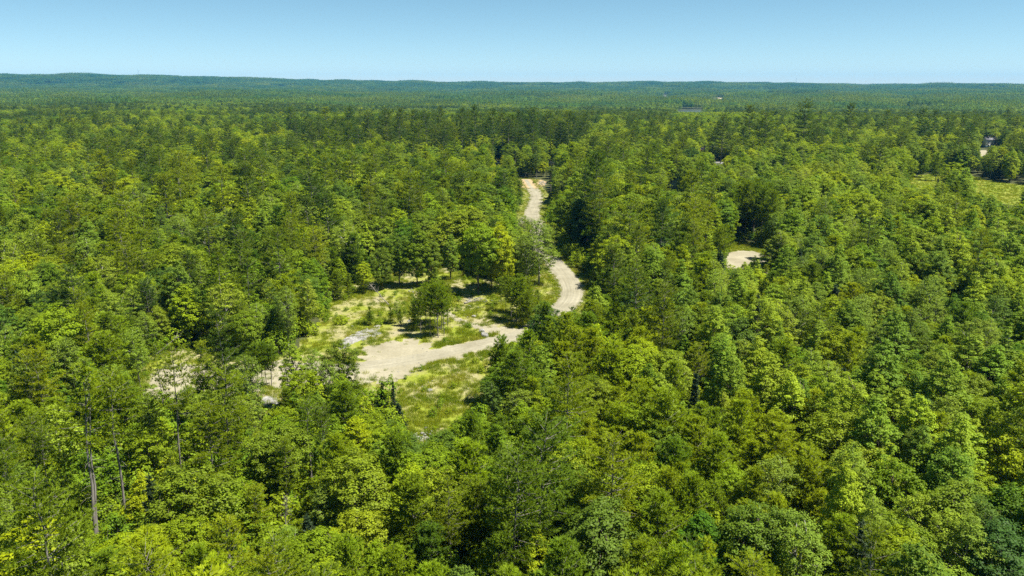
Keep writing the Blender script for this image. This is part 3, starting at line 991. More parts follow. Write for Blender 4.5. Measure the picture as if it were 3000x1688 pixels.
HERO = [
    # tall bare-trunked pines, lower left
    ('white_pine', 284, 1608, 1090, .75, 1.05, 4), ('white_pine', 372, 1550, 1072, .6, 1.0, 3), ('white_pine', 532, 1420, 1012, .6, .85, 3), ('white_pine', 480, 1208, 1000, .7, .8, 3),
    ('white_pine', 122, 1482, 1205, .55, .9, 3), ('white_pine', 148, 1500, 1240, .5, .8, 3), ('white_pine', 916, 1450, 1150, .5, .9, 3), ('white_pine', 950, 1440, 1180, .3, .8, 3), ('white_pine', 70, 1660, 1330, .6, .9, 5),
    ('white_pine', 214, 1540, 1320, .5, .7, 3), ('white_pine', 1320, 1715, 1405, .62, 1.0, 5), ('white_pine', 668, 1602, 1395, .62, 1.15, 5), ('white_pine', 760, 1650, 1420, .8, 1.1, 5), ('white_pine', 515, 1540, 1330, .6, .8, 5),
    ('white_pine', 845, 1530, 1285, .6, 1.0, 5), ('white_pine', 780, 1450, 1270, .75, 1.0, 2), ('dead_tree', 838, 1596, 1440, .5, 1.2, 1), ('dead_tree', 810, 1580, 1500, .5, 1.2, 2), ('dead_tree', 640, 1330, 1200, .5, 1.3, 0),
    # trees in front of and beside the clearing
    ('spruce_tree', 1156, 1240, 1116, .0, .8, 1), ('spruce_tree', 1172, 1262, 1178, .2, 1.3, 2), ('spruce_tree', 1117, 1232, 1118, .1, .9, 0), ('young_pine', 1052, 1220, 1118, .3, .9, 0),
    ('oak_tree', 1008, 1195, 1008, .45, .85, 1), ('birch_tree', 930, 1190, 1030, .5, 1.1, 1), ('aspen_tree', 870, 1200, 1015, .8, 1.0, 0), ('birch_tree', 965, 1210, 1060, .5, 1.0, 1),
    ('young_pine', 1478, 1186, 992, .3, .95, 4), ('young_pine', 1462, 1190, 1030, .3, .9, 4), ('young_pine', 1510, 1195, 1020, .35, 1.0, 3), ('young_pine', 1420, 1290, 1190, .5, .9, 0),
    ('oak_tree', 1300, 1440, 1265, .35, 1.0, 0), ('maple_tree', 1250, 1440, 1330, .8, .8, 1), ('oak_tree', 1760, 1790, 1480, .25, 1.15, 0), ('oak_tree', 1690, 1600, 1370, .45, .9, 2), ('spruce_tree', 1812, 1490, 1410, .2, .8, 1),
    ('spruce_tree', 740, 1400, 1270, .3, .8, 0), ('maple_tree', 900, 1330, 1210, .5, 1.0, 3), ('maple_tree', 1090, 1350, 1210, .55, 1.0, 0), ('birch_tree', 620, 1330, 1150, .6, 1.3, 1), ('birch_tree', 720, 1330, 1160, .6, 1.0, 3),
    # island pines
    ('young_pine', 1232, 972, 850, .35, .75, 4), ('young_pine', 1260, 987, 838, .45, .75, 4), ('young_pine', 1284, 990, 832, .55, .75, 4), ('young_pine', 1301, 984, 842, .55, .75, 4), ('young_pine', 1312, 965, 836, .7, .7, 4),
    ('young_pine', 1275, 952, 820, .6, .75, 4), ('young_pine', 1248, 955, 832, .5, .75, 4), ('young_pine', 1218, 958, 872, .3, .9, 0), ('birch_tree', 1282, 944, 806, .6, .8, 2), ('young_pine', 1294, 968, 826, .75, .7, 4),
    ('young_pine', 1085, 954, 900, .4, .9, 2), ('young_pine', 1146, 950, 895, .6, .9, 5), ('birch_tree', 1170, 948, 878, .5, .9, 1), ('young_pine', 1175, 955, 905, .3, .9, 5),
    # trees behind the clearing
    ('maple_tree', 1402, 862, 655, .5, .95, 2), ('maple_tree', 1468, 858, 662, 1.0, .85, 0), ('birch_tree', 1545, 850, 690, .3, 1.25, 1), ('birch_tree', 1580, 835, 640, .4, 1.1, 3), ('birch_tree', 1520, 830, 700, .35, 1.0, 3),
    ('young_pine', 1468, 895, 815, .5, .8, 4), ('young_pine', 1482, 915, 810, .45, .8, 4), ('young_pine', 1498, 935, 815, .45, .8, 4), ('young_pine', 1512, 948, 822, .5, .85, 4), ('young_pine', 1530, 945, 818, .5, .9, 3), ('young_pine', 1550, 930, 812, .55, .9, 0),
    ('young_pine', 1520, 920, 805, .5, .8, 4), ('young_pine', 1575, 915, 850, .5, .9, 1), ('young_pine', 1545, 960, 850, .5, .9, 0),
    ('maple_tree', 1222, 842, 665, .25, .9, 1), ('oak_tree', 1265, 835, 700, .5, .8, 2), ('maple_tree', 1066, 862, 770, .95, .85, 0), ('young_pine', 990, 880, 790, .45, 1.0, 0), ('young_pine', 1020, 875, 800, .6, .9, 5), ('oak_tree', 1120, 850, 730, .4, .9, 0),
    ('oak_tree', 1170, 838, 690, .45, .9, 1), ('maple_tree', 1000, 850, 760, .8, .8, 1), ('aspen_tree', 1320, 820, 690, .4, 1.0, 2), ('maple_tree', 1440, 842, 690, .8, .8, 1),
    ('birch_tree', 1600, 752, 660, .35, 1.1, 1), ('birch_tree', 1535, 720, 632, .4, 1.0, 3), ('birch_tree', 1555, 735, 640, .45, 1.0, 0), ('shrub', 1622, 748, 730, .4, 1.3, 1), ('young_pine', 1690, 785, 730, .4, .8, 2), ('shrub', 1640, 742, 728, .3, 1.5, 0),
    # along the road, behind
    ('white_pine', 1738, 742, 440, .1, .85, 1), ('white_pine', 1712, 722, 470, .15, .8, 0), ('young_pine', 1672, 535, 418, .95, 1.1, 1), ('white_pine', 478, 576, 440, .35, 1.3, 2), ('oak_tree', 678, 524, 430, .0, .85, 0), ('maple_tree', 590, 500, 408, .9, .9, 0),
    ('young_pine', 1500, 600, 520, .4, 1.1, 0), ('young_pine', 1490, 625, 545, .35, 1.1, 2), ('young_pine', 1520, 588, 530, .3, 1.0, 1), ('maple_tree', 1655, 668, 560, .4, .9, 1), ('maple_tree', 1640, 640, 560, .45, .8, 3), ('maple_tree', 1520, 520, 488, .75, .9, 3),
    ('maple_tree', 1632, 540, 490, .8, .8, 3),
    # tall pines at the back
    *[('white_pine', x, b, t, tn * 0.35, .72, v) for x, b, t, tn, v in [(1028, 480, 312, .15, 5), (1082, 472, 318, .3, 3), (1140, 478, 310, .15, 0), (1172, 486, 316, .25, 5), (1216, 480, 322, .2, 5), (1254, 482, 318, .2, 3), (1290, 474, 314, .35, 5),
      (1352, 482, 316, .2, 5), (1394, 488, 310, .05, 5), (1443, 494, 318, .05, 5), (1470, 480, 316, .3, 3), (1512, 478, 322, .25, 5), (1560, 480, 316, .15, 5), (1556, 470, 312, .2, 3), (1660, 486, 328, .2, 5), (1600, 478, 322, .3, 0), (1215, 515, 395, .2, 1), (1300, 508, 380, .3, 1)]],
    ('white_pine', 2236, 500, 325, .2, 1.05, 2), ('white_pine', 2110, 480, 332, .15, 1.0, 2), ('white_pine', 2190, 470, 306, .2, .9, 1), ('white_pine', 2350, 470, 288, .1, 1.0, 0), ('white_pine', 2480, 440, 300, .2, .9, 1), ('white_pine', 2595, 440, 322, .35, .9, 1),
    ('white_pine', 2650, 445, 330, .3, .85, 5), ('white_pine', 2690, 445, 318, .15, .9, 5), ('white_pine', 2728, 450, 322, .1, .85, 5), ('white_pine', 2770, 448, 330, .25, .9, 0), ('white_pine', 2810, 452, 335, .2, .9, 5), ('white_pine', 2945, 400, 318, .15, .9, 1),
    ('young_pine', 2560, 520, 440, .1, 1.0, 0), ('young_pine', 2700, 520, 440, .35, 1.1, 1), ('young_pine', 2740, 530, 450, .6, 1.0, 3),
    # dark stand over the sandy lot
    *[('young_pine', x, b, t, .35, .8, 4) for x, b, t in [(2138, 712, 560), (2160, 706, 545), (2182, 710, 535), (2205, 704, 540), (2228, 712, 548), (2250, 720, 560), (2170, 698, 530), (2215, 696, 528), (2240, 700, 540), (2150, 690, 540)]],
    ('oak_tree', 2268, 762, 640, .2, .7, 1), ('young_pine', 2115, 790, 660, .5, .9, 4), ('young_pine', 2100, 800, 670, .5, .9, 4), ('oak_tree', 2215, 842, 752, .35, .9, 2),
    # left middle
    ('maple_tree', 205, 1160, 905, .5, 1.1, 2), ('birch_tree', 412, 1145, 960, .6, 1.0, 0), ('birch_tree', 395, 1142, 985, .6, .7, 2), ('dead_tree', 425, 1100, 1020, .9, .6, 2), ('white_pine', 460, 872, 730, .5, .9, 0), ('white_pine', 600, 780, 640, .35, .7, 3),
    ('white_pine', 745, 800, 690, .6, 1.1, 0), ('white_pine', 720, 1030, 880, .55, 1.1, 2), ('young_pine', 757, 1142, 1010, .4, .85, 4), ('young_pine', 782, 1134, 1004, .3, .85, 4), ('young_pine', 770, 1138, 1015, .35, .8, 4), ('young_pine', 796, 1132, 1012, .25, .8, 4),
    ('young_pine', 735, 1120, 1030, .55, .9, 1), ('dead_tree', 270, 780, 700, .5, 1.0, 0), ('dead_tree', 730, 850, 790, .5, 1.3, 2), ('dead_tree', 2275, 815, 660, .6, .7, 2), ('dead_tree', 1985, 1080, 960, .6, 1.2, 1), ('dead_tree', 2890, 1330, 1220, .6, 1.2, 0),
    ('birch_tree', 1985, 1075, 900, .4, 1.1, 1), ('spruce_tree', 2490, 740, 678, .1, .9, 0), ('spruce_tree', 2640, 800, 700, .1, 1.0, 2), ('spruce_tree', 2855, 690, 610, .1, 1.0, 0), ('spruce_tree', 2850, 860, 770, .1, 1.3, 2), ('spruce_tree', 2440, 970, 830, .1, 1.2, 2),
    ('spruce_tree', 2745, 560, 520, .5, 1.3, 2), ('spruce_tree', 2250, 1050, 960, .1, 1.3, 2), ('shrub', 1110, 952, 935, .6, 1.0, 0), ('shrub', 1060, 950, 930, .7, 1.0, 1), ('shrub', 1000, 950, 925, .9, 1.0, 0), ('shrub', 1565, 538, 530, .6, .8, 2), ('shrub', 1615, 590, 578, .95, 1.3, 0),
]
for h_ in HERO:
    hero(*h_)

# scattered wood: a jittered grid, finer near the camera
hx = np.array([t['x'] for t in TREES])
hy = np.array([t['y'] for t in TREES])


def scatter(r0, r1, cell, half, seed):
    r = np.random.default_rng(seed)
    n = int(r1 / cell) + 2
    gx, gy = np.meshgrid(np.arange(-n, n + 1), np.arange(0, n + 1))
    x = (gx + (gy % 2) * 0.5 + r.uniform(-0.42, 0.42, gx.shape)) * cell
    y = (gy + r.uniform(-0.42, 0.42, gx.shape)) * cell
    x, y = x.ravel(), y.ravel()
    d = np.hypot(x, y)
    a = np.arctan2(x, y)
    k = (d >= r0) & (d < r1) & (np.abs(a) < half)
    return x[k], y[k]


def grow(x, y, far, seed):
    r = np.random.default_rng(seed)
    ok = ~blocked(x, y) & ~near_line(x, y, road_c[30:], 6.2) & ~near_line(x - 4.5, y + 1.0, road_c[30:], 5.0)
    x, y = x[ok], y[ok]
    z = height(x, y)
    mx, my = to_px(x, y, z + 7)
    tmap = wave(x, y, 60, 21) * 0.16 + wave(x, y, 22, 22) * 0.14
    pmap = wave(x, y, 90, 23)
    for i in range(len(x)):
        d = math.hypot(x[i], y[i])
        wts, tone = zone(mx[i], my[i])
        wts = np.array(wts)
        if pmap[i] > 0.35:
            wts[4:7] *= 1.8
        elif pmap[i] < -0.35:
            wts[:4] *= 1.6
        k = KINDS[r.choice(8, p=wts / wts.sum())]
        near = 1 - sstep(120, 260, d)
        if k == 'white_pine' and my[i] < 520:
            tone = 0.2
        h = {'maple_tree': 8.0 * near + 13 * (1 - near), 'oak_tree': 8.6 * near + 13.5 * (1 - near), 'birch_tree': 9.6 * near + 13 * (1 - near), 'aspen_tree': 11 * near + 13 * (1 - near),
             'white_pine': 14 * near + 20 * (1 - near), 'young_pine': 9.0 * near + 12.5 * (1 - near), 'spruce_tree': 8.5 * near + 12 * (1 - near), 'dead_tree': 9.5}[k] * r.uniform(0.74, 1.24)
        if 850 < mx[i] < 1720:
            if d < 440:
                lim = (405 if mx[i] < 1150 else 452) + r.normal(scale=22) - (45 if r.uniform() < 0.12 else 0)
                for _ in range(12):
                    if to_px(x[i], y[i], z[i] + h)[1] < lim and h > 4:
                        h *= 0.88
            elif d < 640:
                h *= 1.22 if k == 'white_pine' else 0.85
        TREES.append(dict(kind=k, x=x[i], y=y[i], z=float(z[i]), h=h, w=r.uniform(0.88, 1.2) * (0.92 if k == 'white_pine' else 1.05), tone=float(np.clip(tone + tmap[i] + r.normal(scale=0.24), 0, 1)), rot=r.uniform(0, 6.3), var=None, hero=False))


for r0, r1, cell, sd in ((38, 150, 3.9, 1), (150, 200, 4.4, 4), (200, 430, 5.2, 2), (430, 760, 6.2, 3)):
    x, y = scatter(r0, r1, cell, 0.66, sd)
    m = np.ones(len(x), bool)
    for a in range(len(hx)):
        m &= np.hypot(x - hx[a], y - hy[a]) > 2.4
    grow(x[m], y[m], False, 100 + sd)

# keep the lines of sight of the photograph open: lower the trees that would stand before open ground, or leave them out
REF = {k: (np.mean([p[-1] / p[-2] for p in SPEC[k]['near']])) for k in SPEC}
out_t = []
for t in TREES:
    if t['hero']:
        out_t.append(t)
        continue
    done = False
    for f in (1.0, 0.75, 0.55, 0.38):
        h = t['h'] * f
        R = REF[t['kind']] * h * t['w']
        px, py = to_px(t['x'], t['y'], t['z'] + h)
        _, pb_ = to_px(t['x'], t['y'], t['z'])
        d = math.hypot(t['x'], t['y'])
        wp = FPX * R / math.hypot(d, EYE) * 0.8
        n = mask_hit(px - wp, px + wp, py, pb_)
        up_ok = all(not (pb_ > u[4] and px - wp < u[1] and px + wp > u[0] and py < u[3]) for u in UPRIGHT)
        if up_ok and (n == 0 or n * MS * MS < 0.03 * (2 * wp) * (pb_ - py)):
            t['h'] = h
            done = True
            break
    if done:
        out_t.append(t)
TREES = out_t

# ------------------------------------------------------------------ how much of each tree the picture shows (nearest over farthest)
BW, BH = 1000, 563
ids = np.full((BH, BW), -1, np.int32)
dist = np.array([math.hypot(t['x'], t['y']) for t in TREES])
for n in np.argsort(-dist):
    t = TREES[n]
    R = REF[t['kind']] * t['h'] * t['w']
    px, py = to_px(t['x'], t['y'], t['z'] + t['h'])
    _, pbm = to_px(t['x'], t['y'], t['z'] + 0.15 * t['h'])
    wp = FPX * R / math.hypot(dist[n], EYE - t['h'] / 2) / 3
    px, py, pbm = px / 3, py / 3, pbm / 3
    cx, cy, ry = px, (py + pbm) / 2, max((pbm - py) / 2, 0.6)
    x0, x1 = max(0, int(cx - wp)), min(BW, int(cx + wp) + 1)
    y0, y1 = max(0, int(cy - ry)), min(BH, int(cy + ry) + 1)
    if x1 <= x0 or y1 <= y0:
        continue
    gx = (np.arange(x0, x1) - cx) / max(wp, 0.5)
    gy = (np.arange(y0, y1) - cy) / ry
    e = gx[None] ** 2 + gy[:, None] ** 2 < (0.25 if t['kind'] == 'dead_tree' else 1.0)
    ids[y0:y1, x0:x1][e] = n
cnt = np.bincount(ids[ids >= 0], minlength=len(TREES))
ysum = np.bincount(ids[ids >= 0], weights=np.nonzero(ids >= 0)[0], minlength=len(TREES))
xsum = np.bincount(ids[ids >= 0], weights=np.nonzero(ids >= 0)[1], minlength=len(TREES))
for n, t in enumerate(TREES):
    t['vis'] = int(cnt[n])
    t['cx'], t['cy'] = (3 * xsum[n] / cnt[n], 3 * ysum[n] / cnt[n]) if cnt[n] else (0, 0)

single, rest = [], []
LIMIT = {'maple_tree': 300, 'oak_tree': 230, 'birch_tree': 260, 'aspen_tree': 220, 'white_pine': 290, 'young_pine': 300, 'spruce_tree': 120, 'dead_tree': 60, 'shrub': 40}
for k in [*KINDS, 'shrub']:
    L_ = sorted([t for t in TREES if t['kind'] == k], key=lambda t: -(t['vis'] + (5000 if t['hero'] else 0)))
    for n, t in enumerate(L_):
        if t['hero'] or (n < LIMIT[k] and t['vis'] >= 28):
            single.append(t)
        elif k in SPEC and SPEC[k]['far']:
            rest.append(t)

# ------------------------------------------------------------------ labels
PLACES = [
    (80, 1620, 'in the lower left corner'), (300, 1620, 'at the foot of the bare pine trunks'), (560, 1630, 'at the bottom edge below the grey snag'), (800, 1630, 'at the bottom edge near the bleached snag'),
    (1080, 1620, 'at the bottom edge below the clearing'), (1330, 1620, 'beside the big pine at the bottom edge'), (1600, 1620, 'at the bottom edge by the dark oak'), (1880, 1620, 'at the bottom edge between oak and pines'), (2150, 1620, 'at the bottom edge among young pines'), (2450, 1620, 'at the bottom edge of the right half'), (2700, 1620, 'near the lower right corner'), (2920, 1620, 'in the lower right corner'),
    (80, 1420, 'by the left edge above the corner'), (320, 1380, 'between the two tall bare trunks'), (600, 1400, 'behind the bleached snag'), (850, 1380, 'in front of the dead-branched pine trunks'), (1080, 1400, 'below the small dark spruces'), (1320, 1380, 'around the round dark oak'), (1600, 1400, 'in the pine stand below the gravel loop'), (1900, 1400, 'in the middle of the pine slope'), (2200, 1400, 'in the lower pine slope'), (2500, 1400, 'between the pine slope and the pale aspens'), (2750, 1400, 'in the lower aspen stand'), (2930, 1400, 'by the right edge in lower woods'),
    (60, 1200, 'by the left edge beside tall pines'), (260, 1200, 'around the crowns of the bare-trunked pines'), (520, 1200, 'in front of the small sandy clearing'), (740, 1200, 'below the thin pine trunks'), (980, 1200, 'in front of the gravel turnaround'), (1150, 1250, 'at the lower tip of the meadow'), (1400, 1200, 'on the lower right rim of the meadow'), (1620, 1180, 'just right of the meadow'), (1880, 1180, 'in the upper pine slope'), (2130, 1180, 'in the wood right of the slope'), (2400, 1180, 'in the mixed wood below the sandy lot'), (2650, 1180, 'in the tall aspen stand'), (2900, 1180, 'by the right edge beside aspens'),
    (90, 1000, 'by the left edge below the hollow'), (250, 1000, 'around the many-stemmed maple'), (430, 1000, 'behind the leaning white birch'), (640, 1000, 'above the small sandy clearing'), (820, 1000, 'left of the rock outcrop'), (1100, 930, 'beside the pale rock outcrop'), (1270, 910, 'in the island inside the gravel loop'), (1560, 1030, 'where the road meets the gravel loop'), (1780, 1000, 'below the road bend'), (2000, 1000, 'around the grey dead birch'), (2230, 1000, 'below the sandy lot'), (2470, 1000, 'in the pale wood at right'), (2720, 1000, 'in the upper aspen stand'), (2930, 1000, 'by the right edge above aspens'),
    (80, 830, 'by the left edge in mid woods'), (280, 830, 'in the mid woods at left'), (480, 830, 'around the twin-trunked pine'), (680, 830, 'beside the dark hollow'), (880, 830, 'left of the upper meadow'), (1060, 800, 'along the back of the upper meadow'), (1230, 760, 'behind the meadow near the tall maple'), (1420, 780, 'around the tall maple behind the meadow'), (1560, 770, 'on the inside of the road bend'), (1760, 830, 'on the outside of the road bend'), (1960, 830, 'in the wood between road and sandy lot'), (2130, 820, 'left of the sandy lot'), (2300, 830, 'right of the sandy lot'), (2520, 830, 'in the right wood around dark spruces'), (2750, 830, 'in the right wood below the field'), (2940, 830, 'by the right edge below the field'),
    (80, 660, 'by the left edge in upper woods'), (280, 660, 'in the upper woods at left'), (480, 660, 'in the upper woods below the brown pine'), (680, 660, 'in the wood below the dark round tree'), (880, 660, 'in the pine plantation at left centre'), (1080, 660, 'in front of the dark plantation'), (1260, 660, 'in the wood left of the upper road'), (1430, 620, 'on the left side of the upper road'), (1660, 620, 'on the right side of the upper road'), (1740, 620, 'around the tall black pine'), (1900, 640, 'in the wood below the blue-grey house'), (2080, 630, 'in the dark stand over the sandy lot'), (2220, 600, 'in the dark stand behind the grass strip'), (2400, 640, 'in the pale wood behind the sandy lot'), (2600, 640, 'in front of the field'), (2800, 640, 'just below the field'), (2950, 660, 'by the right edge near the field'),
    (100, 520, 'by the left edge of the far slope'), (320, 520, 'on the far slope at left'), (520, 520, 'around the brown layered pine'), (720, 500, 'around the dark round tree'), (920, 500, 'at the back of the plantation'), (1120, 500, 'at the foot of the tall back pines'), (1320, 500, 'left of the utility pole'), (1480, 500, 'beside the sandy road end'), (1640, 510, 'beside the dark utility pole'), (1820, 520, 'left of the blue-grey house'), (2000, 500, 'around the blue-grey house'), (2200, 530, 'behind the dark stand'), (2400, 520, 'left of the field'), (2600, 490, 'at the left end of the field'), (2800, 490, 'behind the field below the white house'), (2950, 500, 'behind the field by the right edge'),
    (100, 400, 'in the far woods by the left edge'), (350, 400, 'in the far woods at left'), (600, 400, 'in the far woods behind the brown pine'), (850, 400, 'in the far woods left of tall pines'), (1060, 390, 'at the left end of tall back pines'), (1260, 390, 'among the tall back pines'), (1450, 390, 'among tall back pines behind the pole'), (1650, 390, 'at the right end of tall back pines'), (1860, 390, 'in the bright far wood'), (2060, 400, 'around the small flag'), (2250, 400, 'around the big layered pine'), (2450, 390, 'in the far wood behind layered pine'), (2680, 390, 'among the tall pines left of the house'), (2880, 370, 'around the white house'), (2960, 430, 'right of the white house'),
    (250, 310, 'on the left skyline of the wood'), (800, 310, 'on the centre-left skyline of the wood'), (1250, 320, 'on the skyline of tall back pines'), (1700, 320, 'on the skyline of the bright wood'), (2200, 310, 'on the skyline near the pond'), (2700, 310, 'on the right skyline of the wood'),
]
PXY = np.array([(a, b * 1.25) for a, b, _ in PLACES])
WORD = {'maple_tree': 'maple', 'oak_tree': 'oak', 'birch_tree': 'birch', 'aspen_tree': 'aspen', 'white_pine': 'white pine', 'young_pine': 'bushy young pine', 'spruce_tree': 'spruce', 'dead_tree': 'bare dead tree', 'shrub': 'leafy shrub'}
CAT = {'shrub': 'shrub'}
GROUP = {'maple_tree': 'maples in the forest', 'oak_tree': 'oaks in the forest', 'birch_tree': 'birches in the forest', 'aspen_tree': 'aspens in the forest', 'white_pine': 'tall white pines in the forest', 'young_pine': 'young pines in the forest',
         'spruce_tree': 'dark spruces in the forest', 'dead_tree': 'dead trees in the forest', 'shrub': 'shrubs around the clearing'}
ORD = ['leftmost', 'second from the left', 'third from the left', 'fourth from the left', 'fifth from the left', 'sixth from the left', 'seventh from the left', 'eighth from the left', 'ninth from the left', 'tenth from the left', 'eleventh from the left', 'twelfth from the left', 'thirteenth from the left', 'fourteenth from the left']
cells = {}
for t in single:
    if not t['vis']:
        px, py = to_px(t['x'], t['y'], t['z'] + t['h'] * 0.6)
        t['cx'], t['cy'] = float(px), float(py)
    pl = PLACES[int(np.argmin(np.hypot(PXY[:, 0] - t['cx'], PXY[:, 1] - t['cy'] * 1.25)))][2]
    tone = 'bleached' if t['kind'] == 'dead_tree' else ('dark' if t['tone'] < 0.34 else ('bright' if t['tone'] > 0.7 else 'green'))
    cells.setdefault((t['kind'], tone, pl), []).append(t)
for (k, tone, pl), L_ in cells.items():
    L_.sort(key=lambda t: t['cx'])
    if len(L_) == 1:
        L_[0]['label'] = f'{tone} {WORD[k]} {pl}'
    elif len(L_) == 2:
        a, b = ('taller', 'smaller') if L_[0]['h'] > L_[1]['h'] else ('smaller', 'taller')
        L_[0]['label'], L_[1]['label'] = f'{a} {tone} {WORD[k]} of two {pl}', f'{b} {tone} {WORD[k]} of two {pl}'
    else:
        for n, t in enumerate(L_):
            o = 'rightmost' if n == len(L_) - 1 else ORD[min(n, len(ORD) - 1)]
            t['label'] = f'{tone} {WORD[k]} {pl}, {o}'

# ------------------------------------------------------------------ single trees: an Empty at the base > trunk, crown
vr = np.random.default_rng(5)
for t in single:
    P = SPEC[t['kind']]['near']
    v = t['var'] if t['var'] is not None else int(vr.choice(len(P), p=(np.array([.26, .22, .24, .08, .02, .18]) if t['kind'] == 'white_pine' else (np.array([.22, .22, .18, .22, .02, .14]) if t['kind'] == 'young_pine' else np.full(len(P), 1 / len(P))))))
    tm, cm, H, R = P[v]
    s = t['h'] / H
    ws = s * t['w']
    root = bpy.data.objects.new(t['kind'], None)
    root.empty_display_size = 0.5
    COL.objects.link(root)
    root.location = (t['x'], t['y'], t['z'] - 0.03)
    root.rotation_euler = (vr.normal(scale=0.025), vr.normal(scale=0.025), t['rot'])
    el = vr.uniform(0.86, 1.16)
    root.scale = (ws * el, ws / el, s)
    tag(root, t['label'], CAT.get(t['kind'], 'tree'), GROUP[t['kind']])
    for nm, me in (('trunk', tm), ('crown' if t['kind'] not in ('dead_tree',) else 'dead_branches', cm)):
        c = bpy.data.objects.new(nm, me)
        COL.objects.link(c)
        c.parent = root
        c['tone'] = float(t['tone'])


# ------------------------------------------------------------------ the rest of the wood: one object of points per kind, a tree grown on each
def instancer(name, P, rot, scl, idx, tone, protos, label):
    me = bpy.data.meshes.new(name)
    n = len(P)
    me.vertices.add(n)
    me.vertices.foreach_set('co', np.asarray(P, np.float32).ravel())
    for nm, ty, dat, f in (('rot', 'FLOAT_VECTOR', rot, 'vector'), ('scl', 'FLOAT_VECTOR', scl, 'vector'), ('idx', 'INT', idx, 'value'), ('tone', 'FLOAT', tone, 'value')):
        a = me.attributes.new(nm, ty, 'POINT')
        a.data.foreach_set(f, np.asarray(dat, np.int32 if ty == 'INT' else np.float32).ravel())
    me.update()
    o = bpy.data.objects.new(name, me)
    COL.objects.link(o)
    ng = bpy.data.node_groups.new(name, 'GeometryNodeTree')
    ng.interface.new_socket('Geometry', in_out='INPUT', socket_type='NodeSocketGeometry')
    ng.interface.new_socket('Geometry', in_out='OUTPUT', socket_type='NodeSocketGeometry')
    N, L = ng.nodes, ng.links
    gi, go = N.new('NodeGroupInput'), N.new('NodeGroupOutput')
    iop = N.new('GeometryNodeInstanceOnPoints')
    jn_ = N.new('GeometryNodeJoinGeometry')
    for p in protos:
        oi = N.new('GeometryNodeObjectInfo')
        oi.inputs['Object'].default_value = p
        oi.inputs['As Instance'].default_value = True
        L.new(oi.outputs['Geometry'], jn_.inputs[0])
    L.new(gi.outputs[0], iop.inputs['Points'])
    L.new(jn_.outputs[0], iop.inputs['Instance'])
    iop.inputs['Pick Instance'].default_value = True

    def attr(nm, ty):
        a = N.new('GeometryNodeInputNamedAttribute')
        a.data_type = ty
        a.inputs['Name'].default_value = nm
        return a.outputs['Attribute']
    e2r = N.new('FunctionNodeEulerToRotation')
    L.new(attr('rot', 'FLOAT_VECTOR'), e2r.inputs[0])
    L.new(e2r.outputs[0], iop.inputs['Rotation'])
    L.new(attr('scl', 'FLOAT_VECTOR'), iop.inputs['Scale'])
    L.new(attr('idx', 'INT'), iop.inputs['Instance Index'])
    L.new(iop.outputs[0], go.inputs[0])
    md = o.modifiers.new('scatter', 'NODES')
    md.node_group = ng
    tag(o, label, None, None, 'stuff')
    return o


# farther woods, 760 to 1750 m, single small trees
mid_x, mid_y = scatter(760, 1750, 7.6, 0.64, 9)
ok = ~(inpoly(mid_x, mid_y, pp))
mid_x, mid_y = mid_x[ok], mid_y[ok]
mr_ = np.random.default_rng(77)
mz = height(mid_x, mid_y)
pm = wave(mid_x, mid_y, 260, 31) + wave(mid_x, mid_y, 90, 32) * 0.7 + mr_.normal(scale=0.55, size=len(mid_x))
mk = np.where(pm > 0.55, 'white_pine', np.where(pm > -0.35, 'oak_tree', 'maple_tree'))
mh_ = np.where(mk == 'white_pine', 19, 14) * mr_.uniform(0.75, 1.25, len(mid_x))
mpx, mpy = to_px(mid_x, mid_y, mz + mh_)
_, mpb = to_px(mid_x, mid_y, mz)
mhit = mask_hit(mpx - 4, mpx + 4, mpy, mpb) > 0
mtone = np.clip(np.where(mk == 'white_pine', 0.2, 0.5) + wave(mid_x, mid_y, 200, 33) * 0.2 + mr_.normal(scale=0.16, size=len(mid_x)), 0, 1)
WOODS = {'maple_tree': ('maple_woods', 'maples of the wider forest that merge into one canopy'), 'oak_tree': ('oak_woods', 'oaks of the wider forest that merge into one canopy'), 'birch_tree': ('birch_woods', 'birches of the wider forest that merge into one canopy'),
         'aspen_tree': ('aspen_woods', 'aspens of the wider forest that merge into one canopy'), 'white_pine': ('white_pine_woods', 'tall pines of the wider forest beyond the counted ones'), 'young_pine': ('young_pine_woods', 'young pines of the wider forest between larger trees'), 'spruce_tree': ('spruce_woods', 'spruces of the wider forest between larger trees')}
for k, (nm, lab) in WOODS.items():
    R_ = [t for t in rest if t['kind'] == k]
    far = SPEC[k]['far']
    P = [(t['x'], t['y'], t['z'] - 0.05) for t in R_]
    H = [t['h'] for t in R_]
    Wd = [t['w'] for t in R_]
    T = [t['tone'] for t in R_]
    sel = (mk == k) & ~mhit
    P += list(zip(mid_x[sel], mid_y[sel], mz[sel]))
    H += list(mh_[sel])
    Wd += list(np.full(sel.sum(), 1.15))
    T += list(mtone[sel])
    n = len(P)
    if not n:
        continue
    nf = len(far)
    far = far + SPEC[k]['close']
    ix = vr.integers(0, nf, n)
    cl = np.hypot(*np.array(P)[:, :2].T) < 300
    ix[cl] = nf + vr.integers(0, len(far) - nf, cl.sum())
    h0 = np.array([f[1] for f in far])[ix]
    s = np.array(H) / h0
    scl = np.stack([s * Wd, s * Wd, s], 1)
    rot = np.stack([vr.normal(scale=0.03, size=n), vr.normal(scale=0.03, size=n), vr.uniform(0, 6.3, n)], 1)
    instancer(nm, P, rot, scl, ix, T, [f[0] for f in far], lab)

